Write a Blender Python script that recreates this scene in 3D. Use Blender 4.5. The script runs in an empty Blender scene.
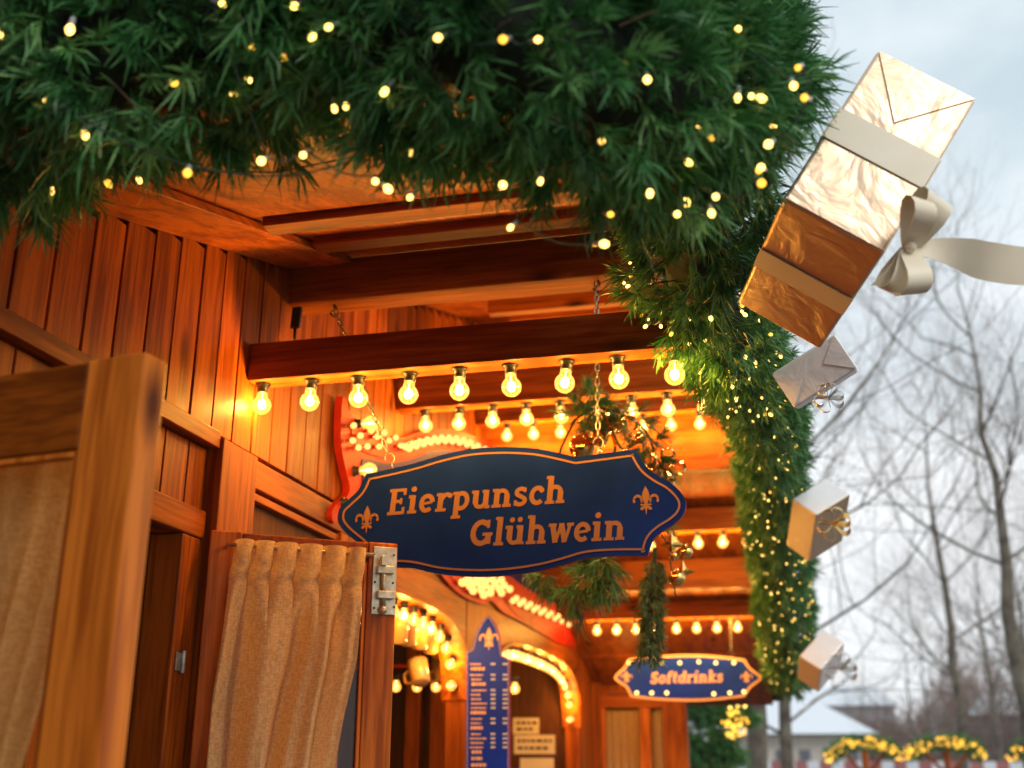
import bpy, math, random
import numpy as np
from mathutils import Vector, Matrix
R_ = math.radians
rng = random.Random(7)
nrg = np.random.default_rng(11)
sc = bpy.context.scene
COL = sc.collection

# ------------------------------------------------------------------ camera
F, PITCH, YAW, ROLL = 1130.0, R_(18.63), R_(13.57), R_(0.2)
EYE = Vector((0, 0, 1.62))
fw = Vector((-math.sin(YAW) * math.cos(PITCH), math.cos(YAW) * math.cos(PITCH), math.sin(PITCH)))
r0 = Vector((math.cos(YAW), math.sin(YAW), 0)); u0 = r0.cross(fw)
CR = r0 * math.cos(ROLL) + u0 * math.sin(ROLL); CU = u0 * math.cos(ROLL) - r0 * math.sin(ROLL)
cam = bpy.data.objects.new('camera', bpy.data.cameras.new('camera')); COL.objects.link(cam)
cam.matrix_world = Matrix(((CR.x, CU.x, -fw.x, EYE.x), (CR.y, CU.y, -fw.y, EYE.y), (CR.z, CU.z, -fw.z, EYE.z), (0, 0, 0, 1)))
cam.data.sensor_width = 36; cam.data.lens = F / 1024 * 36
cam.data.clip_start = 0.05; cam.data.clip_end = 2000
cam.data.dof.use_dof = True; cam.data.dof.focus_distance = 2.2; cam.data.dof.aperture_fstop = 3.0
sc.camera = cam

# ------------------------------------------------------------------ world, sun, exposure
SUN_EL, SUN_AZ = 34, 128     # azimuth clockwise from +Y
world = bpy.data.worlds.new('World'); sc.world = world; world.use_nodes = True
nt = world.node_tree; nt.nodes.clear()
N = nt.nodes.new; L = nt.links.new
out = N('ShaderNodeOutputWorld'); bg = N('ShaderNodeBackground'); bg.inputs[1].default_value = 0.088
sky = N('ShaderNodeTexSky'); sky.sky_type = 'NISHITA'; sky.sun_disc = False
sky.sun_elevation = R_(SUN_EL); sky.sun_rotation = R_(SUN_AZ); sky.air_density = 1.0; sky.dust_density = 1.5; sky.ozone_density = 1.5
tc = N('ShaderNodeTexCoord'); mp = N('ShaderNodeMapping'); mp.inputs['Scale'].default_value = (1.0, 1.0, 2.2); mp.inputs['Location'].default_value = (0.35, 0.1, 0.2)
nz = N('ShaderNodeTexNoise'); nz.inputs['Scale'].default_value = 3.1; nz.inputs['Detail'].default_value = 7; nz.inputs['Roughness'].default_value = 0.55
rp = N('ShaderNodeValToRGB'); rp.color_ramp.elements[0].position = 0.46; rp.color_ramp.elements[1].position = 0.74; rp.color_ramp.elements[1].color = (0.7, 0.7, 0.7, 1)
rp.color_ramp.elements[0].color = (0.0, 0.0, 0.0, 1)
mx = N('ShaderNodeMix'); mx.data_type = 'RGBA'; mx.inputs[7].default_value = (10.3, 10.6, 10.9, 1)
L(tc.outputs['Generated'], mp.inputs[0]); L(mp.outputs[0], nz.inputs[0]); L(nz.outputs[0], rp.inputs[0])

sz = N('ShaderNodeSeparateXYZ'); L(tc.outputs['Generated'], sz.inputs[0]); el = N('ShaderNodeMapRange'); el.inputs[1].default_value = 0.12; el.inputs[2].default_value = 0.50; el.inputs[3].default_value = 1.0; el.inputs[4].default_value = 0.0; L(sz.outputs['Z'], el.inputs[0])
fm = N('ShaderNodeMath'); fm.operation = 'ADD'; fm.use_clamp = True; L(rp.outputs[0], fm.inputs[0]); L(el.outputs[0], fm.inputs[1]); L(fm.outputs[0], mx.inputs[0])
 
m0 = N('ShaderNodeMix'); m0.data_type = 'RGBA'; m0.inputs[0].default_value = 0.9; m0.inputs[7].default_value = (6.3, 7.6, 8.3, 1); L(sky.outputs[0], m0.inputs[6]); L(m0.outputs[2], mx.inputs[6])
L(mx.outputs[2], bg.inputs[0]); L(bg.outputs[0], out.inputs[0])
sun = bpy.data.objects.new('sun', bpy.data.lights.new('sun', 'SUN')); COL.objects.link(sun)
sun.data.energy = 1.1; sun.data.angle = R_(14); sun.data.color = (1, 0.95, 0.88)
sd = Vector((math.sin(R_(SUN_AZ)) * math.cos(R_(SUN_EL)), math.cos(R_(SUN_AZ)) * math.cos(R_(SUN_EL)), math.sin(R_(SUN_EL))))
sun.rotation_euler = sd.to_track_quat('Z', 'Y').to_euler()
sc.view_settings.view_transform = 'Standard'; sc.view_settings.look = 'None'
sc.view_settings.exposure = 0.3; sc.view_settings.gamma = 1; sc.view_settings.use_curve_mapping = False
sc.render.engine = 'CYCLES'
cy = sc.cycles
cy.use_denoising = True; cy.max_bounces = 6; cy.diffuse_bounces = 3; cy.glossy_bounces = 3; cy.transmission_bounces = 4
cy.transparent_max_bounces = 12; cy.sample_clamp_indirect = 3; cy.caustics_reflective = False; cy.caustics_refractive = False
cy.use_light_tree = True
BULB_W = 2.9
HAZE = 0.0012
cy.volume_bounces = 0
BULB_COL = (1.0, 0.50, 0.09)

# ------------------------------------------------------------------ helpers
def at(px, py, y=None, x=None, z=None):
    d = CR * ((px - 512) / F) + CU * ((384 - py) / F) + fw
    t = (y - EYE.y) / d.y if y is not None else (x - EYE.x) / d.x if x is not None else (z - EYE.z) / d.z
    return EYE + d * t

def tag(o, label=None, cat=None, group=None, kind=None):
    for k, v in (('label', label), ('category', cat), ('group', group), ('kind', kind)):
        if v: o[k] = v
    return o

def thing(name, label, cat, loc=(0, 0, 0), group=None, rotz=0):
    o = bpy.data.objects.new(name, None); COL.objects.link(o); o.location = loc; o.rotation_euler = (0, 0, rotz)
    o.empty_display_size = 0.05
    return tag(o, label, cat, group)

class MB:
    def __init__(s): s.v = []; s.f = []; s.m = []; s.t = []; s.sm = []
    def add(s, vs, fs, mat=0, tone=None, smooth=False):
        b = len(s.v); s.v += [tuple(p) for p in vs]
        t = rng.random() if tone is None else tone
        for f in fs: s.f.append(tuple(i + b for i in f)); s.m.append(mat); s.t.append(t); s.sm.append(smooth)
        return s
    def box(s, a, b, mat=0, tone=None):
        x0, y0, z0 = a; x1, y1, z1 = b
        return s.frame((x0, y0, z0), ((x1 - x0, 0, 0), (0, y1 - y0, 0), (0, 0, z1 - z0)), mat, tone)
    def frame(s, p, ax, mat=0, tone=None):        # parallelepiped from corner p and three edge vectors
        p = Vector(p); a, b, c = [Vector(q) for q in ax]
        vs = [p, p + a, p + a + b, p + b, p + c, p + a + c, p + a + b + c, p + b + c]
        fs = [(0, 3, 2, 1), (4, 5, 6, 7), (0, 1, 5, 4), (1, 2, 6, 5), (2, 3, 7, 6), (3, 0, 4, 7)]
        if a.cross(b).dot(c) < 0: fs = [f[::-1] for f in fs]
        return s.add(vs, fs, mat, tone)
    def tube(s, pts, rad, n=8, mat=0, tone=None, smooth=True, cap=True):
        pts = [Vector(p) for p in pts]; vs = []; fs = []; up = None
        for i, p in enumerate(pts):
            d = (pts[min(i + 1, len(pts) - 1)] - pts[max(i - 1, 0)])
            if d.length < 1e-9: d = Vector((0, 0, 1))
            d.normalize()
            if up is None: up = d.orthogonal().normalized()
            up = (up - d * up.dot(d)); up = up.normalized() if up.length > 1e-6 else d.orthogonal().normalized()
            w = d.cross(up); r = rad[i] if hasattr(rad, '__len__') else rad
            for k in range(n):
                a = 2 * math.pi * k / n; vs.append(p + (up * math.cos(a) + w * math.sin(a)) * r)
        for i in range(len(pts) - 1):
            for k in range(n):
                a = i * n + k; b = i * n + (k + 1) % n; fs.append((a, b, b + n, a + n))
        if cap: fs.append(tuple(range(n))[::-1]); fs.append(tuple(range((len(pts) - 1) * n, len(pts) * n)))
        return s.add(vs, fs, mat, tone, smooth)
    def lathe(s, base, prof, axis=(0, 0, 1), n=16, mat=0, tone=None, smooth=True):
        ax = Vector(axis).normalized(); u = ax.orthogonal().normalized(); w = ax.cross(u); base = Vector(base); vs = []; fs = []
        for (r, h) in prof:
            for k in range(n):
                a = 2 * math.pi * k / n; vs.append(base + ax * h + (u * math.cos(a) + w * math.sin(a)) * r)
        for i in range(len(prof) - 1):
            for k in range(n):
                a = i * n + k; b = i * n + (k + 1) % n; fs.append((a, b, b + n, a + n))
        return s.add(vs, fs, mat, tone, smooth)
    def ball(s, c, r, n=12, mat=0, sz=1.0, tone=None, axis=(0, 0, 1)):
        m = max(4, n // 2)
        return s.lathe(c, [(max(r * math.sin(math.pi * i / m), 1e-5), -r * sz * math.cos(math.pi * i / m)) for i in range(m + 1)], axis, n, mat, tone)
    def prism(s, pts, nrm, t, mat=0, tone=None, rim=None):      # planar outline extruded by t along nrm
        pts = [Vector(p) for p in pts]; nv = Vector(nrm) * t; n = len(pts)
        area = sum((pts[i].cross(pts[(i + 1) % n]) for i in range(n)), Vector()).dot(Vector(nrm))
        if area < 0: pts = pts[::-1]
        vs = pts + [p + nv for p in pts]
        s.add(vs, [tuple(range(n))[::-1], tuple(range(n, 2 * n))], mat, tone)
        return s.add(vs, [(i, (i + 1) % n, n + (i + 1) % n, n + i) for i in range(n)], mat if rim is None else rim, tone)
    def strip(s, pts, wvecs, mat=0, tone=None, thick=0.0008):   # ribbon along pts with half-width vectors
        n = len(pts); pts = [Vector(p) for p in pts]; wv = [Vector(w) for w in wvecs]; A = []; B = []
        for i in range(n):
            d = pts[min(i + 1, n - 1)] - pts[max(i - 1, 0)]; nn = d.cross(wv[i]); nn = nn.normalized() * thick if nn.length > 1e-12 else Vector((0, 0, thick))
            A += [pts[i] - wv[i], pts[i] + wv[i]]; B += [pts[i] - wv[i] + nn, pts[i] + wv[i] + nn]
        q = [(2 * i, 2 * i + 1, 2 * i + 3, 2 * i + 2) for i in range(n - 1)]
        s.add(A, [f[::-1] for f in q], mat, tone, True); s.add(B, q, mat, tone, True)
        m = 2 * n; e = [(2 * i, 2 * i + 2, m + 2 * i + 2, m + 2 * i) for i in range(n - 1)] + [(2 * i + 1, m + 2 * i + 1, m + 2 * i + 3, 2 * i + 3) for i in range(n - 1)] + [(0, m, m + 1, 1), (m - 2, m - 1, 2 * m - 1, 2 * m - 2)]
        return s.add(A + B, e, mat, tone, False)
    def build(s, name, mats, parent=None, bevel=0, loc=None):
        if not isinstance(mats, (list, tuple)): mats = [mats]
        off = Vector((0, 0, 0))
        if parent is not None:
            p = parent
            while p is not None: off += Vector(p.location); p = p.parent
        elif loc is not None: off = Vector(loc)
        me = bpy.data.meshes.new(name)
        me.from_pydata([(v[0] - off.x, v[1] - off.y, v[2] - off.z) for v in s.v], [], s.f)
        for m in mats: me.materials.append(m)
        me.polygons.foreach_set('material_index', s.m); me.polygons.foreach_set('use_smooth', s.sm)
        at_ = me.attributes.new('tone', 'FLOAT', 'FACE'); at_.data.foreach_set('value', s.t)
        me.update()
        o = bpy.data.objects.new(name, me); COL.objects.link(o)
        if parent is not None: o.parent = parent
        elif loc is not None: o.location = off
        if bevel:
            b = o.modifiers.new('bevel', 'BEVEL'); b.width = bevel; b.segments = 2; b.limit_method = 'ANGLE'; b.angle_limit = R_(50)
        return o

def copy_tree(o, loc=None, parent=None):
    c = o.copy(); COL.objects.link(c)
    if parent is not None: c.parent = parent
    if loc is not None: c.location = loc
    for ch in list(o.children): copy_tree(ch, None, c)
    return c

def smooth_path(pts, n=8, closed=False):
    pts = [Vector(p) for p in pts]; o = []; m = len(pts)
    g = (lambda i: pts[i % m]) if closed else (lambda i: pts[max(0, min(m - 1, i))])
    for i in range(m if closed else m - 1):
        a, b, c, d = g(i - 1), g(i), g(i + 1), g(i + 2)
        for k in range(n):
            t = k / n; o.append(0.5 * ((2 * b) + (c - a) * t + (2 * a - 5 * b + 4 * c - d) * t * t + (3 * b - 3 * c + d - a) * t ** 3))
    if not closed: o.append(pts[-1])
    return o

# ------------------------------------------------------------------ materials
def mat(name, base=(0.5, 0.5, 0.5), rough=0.5, metal=0.0, **kw):
    m = bpy.data.materials.new(name); m.use_nodes = True
    b = m.node_tree.nodes['Principled BSDF']; b.inputs['Base Color'].default_value = (*base, 1)
    b.inputs['Roughness'].default_value = rough; b.inputs['Metallic'].default_value = metal
    for k, v in kw.items(): b.inputs[k].default_value = v
    return m, m.node_tree, b

def noisy(name, c1, c2, scale=8, rough=0.5, metal=0.0, bump=0.2, dist=0.002, stretch=(1, 1, 1), detail=5, lo=0.35, hi=0.65, **kw):
    m, nt, b = mat(name, c1, rough, metal, **kw)
    t = nt.nodes.new('ShaderNodeTexCoord'); mp = nt.nodes.new('ShaderNodeMapping'); mp.inputs['Scale'].default_value = stretch
    n = nt.nodes.new('ShaderNodeTexNoise'); n.inputs['Scale'].default_value = scale; n.inputs['Detail'].default_value = detail
    r = nt.nodes.new('ShaderNodeValToRGB'); r.color_ramp.elements[0].position = lo; r.color_ramp.elements[1].position = hi
    r.color_ramp.elements[0].color = (*c1, 1); r.color_ramp.elements[1].color = (*c2, 1)
    l = nt.links.new; l(t.outputs['Object'], mp.inputs[0]); l(mp.outputs[0], n.inputs[0]); l(n.outputs[0], r.inputs[0]); l(r.outputs[0], b.inputs['Base Color'])
    if bump:
        bm = nt.nodes.new('ShaderNodeBump'); bm.inputs['Strength'].default_value = bump; bm.inputs['Distance'].default_value = dist
        l(n.outputs[0], bm.inputs['Height']); l(bm.outputs[0], b.inputs['Normal'])
    return m

def wood(name, c1, c2, axis='Z', rough=0.42, knots=True):
    m, nt, b = mat(name, c1, rough, 0, **{'Specular IOR Level': 0.14}); nd = nt.nodes.new; l = nt.links.new
    g = {'X': (0.06, 1, 1), 'Y': (1, 0.06, 1), 'Z': (1, 1, 0.06)}[axis]
    t = nd('ShaderNodeTexCoord'); at_ = nd('ShaderNodeAttribute'); at_.attribute_name = 'tone'
    cmb = nd('ShaderNodeVectorMath'); cmb.operation = 'ADD'
    sc_ = nd('ShaderNodeVectorMath'); sc_.operation = 'SCALE'; sc_.inputs['Scale'].default_value = 13.7
    one = nd('ShaderNodeCombineXYZ'); l(at_.outputs['Fac'], one.inputs[0]); l(at_.outputs['Fac'], one.inputs[1]); l(at_.outputs['Fac'], one.inputs[2])
    l(one.outputs[0], sc_.inputs[0]); l(t.outputs['Object'], cmb.inputs[0]); l(sc_.outputs[0], cmb.inputs[1])
    mp = nd('ShaderNodeMapping'); mp.inputs['Scale'].default_value = g; l(cmb.outputs[0], mp.inputs[0])
    n1 = nd('ShaderNodeTexNoise'); n1.inputs['Scale'].default_value = 95; n1.inputs['Detail'].default_value = 6; n1.inputs['Distortion'].default_value = 0.6; l(mp.outputs[0], n1.inputs[0])
    n2 = nd('ShaderNodeTexNoise'); n2.inputs['Scale'].default_value = 17; n2.inputs['Detail'].default_value = 3; n2.inputs['Distortion'].default_value = 1.2; l(mp.outputs[0], n2.inputs[0])
    ad = nd('ShaderNodeMix'); ad.data_type = 'FLOAT'; ad.inputs[0].default_value = 0.55; l(n1.outputs[0], ad.inputs[2]); l(n2.outputs[0], ad.inputs[3])
    r = nd('ShaderNodeValToRGB'); r.color_ramp.elements[0].position = 0.40; r.color_ramp.elements[1].position = 0.58
    r.color_ramp.elements[0].color = (*c2, 1); r.color_ramp.elements[1].color = (*c1, 1); l(ad.outputs[0], r.inputs[0])
    tn = nd('ShaderNodeMapRange'); tn.inputs[3].default_value = 0.72; tn.inputs[4].default_value = 1.16; l(at_.outputs['Fac'], tn.inputs[0])
    ml = nd('ShaderNodeVectorMath'); ml.operation = 'SCALE'; l(r.outputs[0], ml.inputs[0]); l(tn.outputs[0], ml.inputs['Scale'])
    last = ml.outputs[0]
    if knots:
        mk = nd('ShaderNodeMapping'); mk.inputs['Scale'].default_value = tuple(0.42 if q < 1 else 1.0 for q in g); l(cmb.outputs[0], mk.inputs[0])
        vo = nd('ShaderNodeTexVoronoi'); vo.inputs['Scale'].default_value = 6.5; l(mk.outputs[0], vo.inputs[0])
        kr = nd('ShaderNodeValToRGB'); kr.color_ramp.elements[0].position = 0.05; kr.color_ramp.elements[1].position = 0.17; l(vo.outputs['Distance'], kr.inputs[0])
        mm = nd('ShaderNodeMix'); mm.data_type = 'RGBA'; mm.inputs[6].default_value = (c2[0] * 0.28, c2[1] * 0.22, c2[2] * 0.2, 1)
        l(kr.outputs[0], mm.inputs[0]); l(last, mm.inputs[7]); last = mm.outputs[2]
    l(last, b.inputs['Base Color'])
    rr = nd('ShaderNodeMapRange'); rr.inputs[3].default_value = rough - 0.1; rr.inputs[4].default_value = rough + 0.16; l(n2.outputs[0], rr.inputs[0]); l(rr.outputs[0], b.inputs['Roughness'])
    bm = nd('ShaderNodeBump'); bm.inputs['Strength'].default_value = 0.22; bm.inputs['Distance'].default_value = 0.0015; l(ad.outputs[0], bm.inputs['Height']); l(bm.outputs[0], b.inputs['Normal'])
    return m

HC1, HC2 = (0.44, 0.104, 0.006), (0.19, 0.036, 0.003)
M = {}
for a in 'XYZ': M['wood' + a] = wood('stained_wood_' + a, HC1, HC2, a)
M['shaded_woodX'] = wood('shaded_beam_wood', (0.31, 0.088, 0.010), (0.15, 0.034, 0.004), 'X', 0.5)  # beam wood darkened, shade of its unlit front put into the colour
M['panel_woodZ'] = wood('shutter_wood', (0.72, 0.19, 0.020), (0.36, 0.075, 0.007), 'Z', 0.36)
M['panel_woodX'] = wood('shutter_rail_wood', (0.32, 0.075, 0.006), (0.16, 0.033, 0.003), 'X', 0.36)
M['dark'] = mat('dark_gap', (0.012, 0.008, 0.005), 0.9)[0]
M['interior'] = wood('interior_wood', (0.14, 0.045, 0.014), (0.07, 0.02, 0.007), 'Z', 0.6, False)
M['black'] = mat('black_plastic', (0.02, 0.017, 0.015), 0.4)[0]
M['steel'] = noisy('aged_steel', (0.42, 0.40, 0.36), (0.24, 0.21, 0.17), 60, 0.38, 0.9, 0.15, 0.0005)
M['nickel'] = noisy('worn_brass_nickel', (0.70, 0.60, 0.42), (0.48, 0.38, 0.24), 70, 0.36, 0.85, 0.15, 0.0005)
M['iron'] = noisy('dark_iron_wire', (0.12, 0.10, 0.08), (0.05, 0.04, 0.03), 60, 0.45, 0.8, 0.1, 0.0005)
M['navy'] = noisy('navy_enamel', (0.004, 0.016, 0.13), (0.006, 0.024, 0.18), 7, 0.3, 0, 0.04, 0.001, **{'Specular IOR Level': 0.07})
M['blue'] = noisy('royal_blue_paint', (0.004, 0.03, 0.42), (0.007, 0.04, 0.52), 5, 0.35, 0, 0.02, 0.001, **{'Specular IOR Level': 0.15})
M['copper'] = mat('copper_lettering', (0.24, 0.105, 0.045), 0.5)[0]
M['peach'] = mat('peach_lettering', (0.80, 0.46, 0.26), 0.45)[0]
M['redpaint'] = noisy('red_paint', (0.55, 0.028, 0.008), (0.42, 0.018, 0.006), 20, 0.5, 0, 0.05, **{'Specular IOR Level': 0.15})
M['snow'] = noisy('snow', (0.82, 0.84, 0.88), (0.72, 0.75, 0.8), 30, 0.7, 0, 0.4, 0.01)

def mk_glass(name, tint, rough=0.02, base=0.04, emis=None, es=0, top=.75):
    m = bpy.data.materials.new(name); m.use_nodes = True; nt = m.node_tree; nt.nodes.clear(); nd = nt.nodes.new; l = nt.links.new
    o = nd('ShaderNodeOutputMaterial'); mixs = nd('ShaderNodeMixShader'); tr = nd('ShaderNodeBsdfTransparent'); gl = nd('ShaderNodeBsdfGlossy')
    tr.inputs[0].default_value = (*tint, 1); gl.inputs['Roughness'].default_value = rough
    lw = nd('ShaderNodeLayerWeight'); lw.inputs[0].default_value = 0.28; mr = nd('ShaderNodeMapRange'); mr.inputs[3].default_value = base; mr.inputs[4].default_value = top
    l(lw.outputs['Fresnel'], mr.inputs[0]); l(mr.outputs[0], mixs.inputs[0]); l(tr.outputs[0], mixs.inputs[1]); l(gl.outputs[0], mixs.inputs[2])
    if emis:
        e = nd('ShaderNodeEmission'); e.inputs[0].default_value = (*emis, 1); e.inputs[1].default_value = es
        a = nd('ShaderNodeAddShader'); l(mixs.outputs[0], a.inputs[0]); l(e.outputs[0], a.inputs[1]); l(a.outputs[0], o.inputs[0])
    else: l(mixs.outputs[0], o.inputs[0])
    m.cycles.emission_sampling = 'NONE'
    return m
M['glass'] = mk_glass('window_glass', (0.93, 0.92, 0.88), 0.02, 0.012, top=.4)
M['darkglass'] = mk_glass('tinted_window_glass', (0.45, 0.4, 0.36), 0.05, 0.12)
M['bulbglass'] = mk_glass('bulb_glass', (1.0, 0.93, 0.8), 0.03, 0.03, (1, 0.40, 0.06), 0.75)
def emit(name, c, s):
    m = bpy.data.materials.new(name); m.use_nodes = True; nt = m.node_tree; nt.nodes.clear()
    o = nt.nodes.new('ShaderNodeOutputMaterial'); e = nt.nodes.new('ShaderNodeEmission'); e.inputs[0].default_value = (*c, 1); e.inputs[1].default_value = s
    nt.links.new(e.outputs[0], o.inputs[0]); m.cycles.emission_sampling = 'NONE'; return m
M['filament'] = emit('glowing_filament', (1, 0.62, 0.20), 7)
M['led'] = emit('led_tip_glow', (1, 0.60, 0.13), 4.2)
M['led_amber'] = emit('amber_led_glow', (1, 0.50, 0.05), 2.2)
M['ledcap'] = mat('clear_led_holder', (0.45, 0.47, 0.42), 0.25)[0]
M['cable'] = mat('green_cable', (0.012, 0.035, 0.018), 0.5)[0]

def burlap():
    m, nt, b = mat('burlap_cloth', (0.42, 0.31, 0.19), 0.95); nd = nt.nodes.new; l = nt.links.new
    t = nd('ShaderNodeTexCoord'); hs = []
    for sc3 in ((1, 1, 0.22), (0.25, 0.25, 1)):
        mp = nd('ShaderNodeMapping'); mp.inputs['Scale'].default_value = sc3; l(t.outputs['Object'], mp.inputs[0])
        n = nd('ShaderNodeTexNoise'); n.inputs['Scale'].default_value = 330; n.inputs['Detail'].default_value = 2; l(mp.outputs[0], n.inputs[0]); hs.append(n)
    a = nd('ShaderNodeMath'); a.operation = 'ADD'; l(hs[0].outputs[0], a.inputs[0]); l(hs[1].outputs[0], a.inputs[1])
    r = nd('ShaderNodeValToRGB'); r.color_ramp.elements[0].position = 0.44; r.color_ramp.elements[1].position = 0.56
    h = nd('ShaderNodeMath'); h.operation = 'MULTIPLY'; h.inputs[1].default_value = 0.5; l(a.outputs[0], h.inputs[0]); l(h.outputs[0], r.inputs[0])
    r.color_ramp.elements[0].color = (0.62, 0.37, 0.15, 1); r.color_ramp.elements[1].color = (0.90, 0.62, 0.31, 1); l(r.outputs[0], b.inputs['Base Color'])
    bm = nd('ShaderNodeBump'); bm.inputs['Strength'].default_value = 0.6; bm.inputs['Distance'].default_value = 0.001; l(h.outputs[0], bm.inputs['Height']); l(bm.outputs[0], b.inputs['Normal'])
    tr = nd('ShaderNodeBsdfTranslucent'); tr.inputs[0].default_value = (1.0, 0.68, 0.34, 1)
    ms = nd('ShaderNodeMixShader'); ms.inputs[0].default_value = 0.38; o = nt.nodes['Material Output']
    l(b.outputs[0], ms.inputs[1]); l(tr.outputs[0], ms.inputs[2]); l(ms.outputs[0], o.inputs[0])
    return m
M['burlap'] = burlap()

def foil(name, c, rough=0.24, sc1=9, bd=.006, metal=.9):
    m, nt, b = mat(name, c, rough, metal); nd = nt.nodes.new; l = nt.links.new
    t = nd('ShaderNodeTexCoord'); v = nd('ShaderNodeTexVoronoi'); v.feature = 'DISTANCE_TO_EDGE'; v.inputs['Scale'].default_value = sc1 * 1.6
    n = nd('ShaderNodeTexNoise'); n.inputs['Scale'].default_value = sc1; n.inputs['Detail'].default_value = 4; n.inputs['Distortion'].default_value = 1.1
    l(t.outputs['Object'], n.inputs[0])
    ad = nd('ShaderNodeVectorMath'); ad.operation = 'ADD'; l(t.outputs['Object'], ad.inputs[0]); 
    s2 = nd('ShaderNodeVectorMath'); s2.operation = 'SCALE'; s2.inputs['Scale'].default_value = 0.16; l(n.outputs['Color'], s2.inputs[0]); l(s2.outputs[0], ad.inputs[1]); l(ad.outputs[0], v.inputs[0])
    a = nd('ShaderNodeMath'); a.operation = 'MULTIPLY_ADD'; a.inputs[1].default_value = 0.35; l(v.outputs[0], a.inputs[0]); l(n.outputs[0], a.inputs[2])
    bm = nd('ShaderNodeBump'); bm.inputs['Strength'].default_value = 0.5; bm.inputs['Distance'].default_value = bd; l(a.outputs[0], bm.inputs['Height']); l(bm.outputs[0], b.inputs['Normal'])
    return m
M['gold'] = foil('gold_foil', (0.74, 0.53, 0.36), 0.38, 7, .013)
M['silver'] = foil('silver_foil', (0.86, 0.82, 0.80), 0.38, 9, .008, .2)
M['goldbright'] = foil('bright_gold_foil', (0.85, 0.5, 0.12), 0.2, 25)
M['satin'] = noisy('cream_satin', (0.90, 0.80, 0.62), (0.84, 0.73, 0.54), 9, 0.42, 0, 0.04, 0.002)
M['satin_white'] = noisy('white_satin', (0.80, 0.76, 0.72), (0.74, 0.69, 0.64), 14, 0.42, 0, 0.1, 0.003)
M['silver_ribbon'] = mat('silver_ribbon', (0.75, 0.73, 0.7), 0.3, 0.7)[0]

def needle_mat(name, c1, c2, c3):
    m, nt, b = mat(name, c1, 0.42); nd = nt.nodes.new; l = nt.links.new
    a = nd('ShaderNodeAttribute'); a.attribute_name = 'tone'; r = nd('ShaderNodeValToRGB'); l(a.outputs['Fac'], r.inputs[0])
    r.color_ramp.elements[0].color = (*c1, 1); r.color_ramp.elements[1].color = (*c3, 1); e = r.color_ramp.elements.new(0.5); e.color = (*c2, 1)
    l(r.outputs[0], b.inputs['Base Color'])
    tr = nd('ShaderNodeBsdfTranslucent'); l(r.outputs[0], tr.inputs[0]); ms = nd('ShaderNodeMixShader'); ms.inputs[0].default_value = 0.22
    l(b.outputs[0], ms.inputs[1]); l(tr.outputs[0], ms.inputs[2]); l(ms.outputs[0], nt.nodes['Material Output'].inputs[0])
    return m
M['needle'] = needle_mat('fir_needles', (0.018, 0.085, 0.022), (0.06, 0.24, 0.06), (0.26, 0.50, 0.17))
M['needle2'] = needle_mat('olive_fir_needles', (0.05, 0.09, 0.025), (0.10, 0.15, 0.04), (0.20, 0.24, 0.08))
M['twigbrown'] = noisy('garland_twig', (0.13, 0.075, 0.035), (0.07, 0.04, 0.02), 60, .8, 0, 0)
M['core'] = noisy('garland_core', (0.010, 0.022, 0.010), (0.020, 0.035, 0.014), 40, 0.9, 0, 0.6, 0.01)

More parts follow.
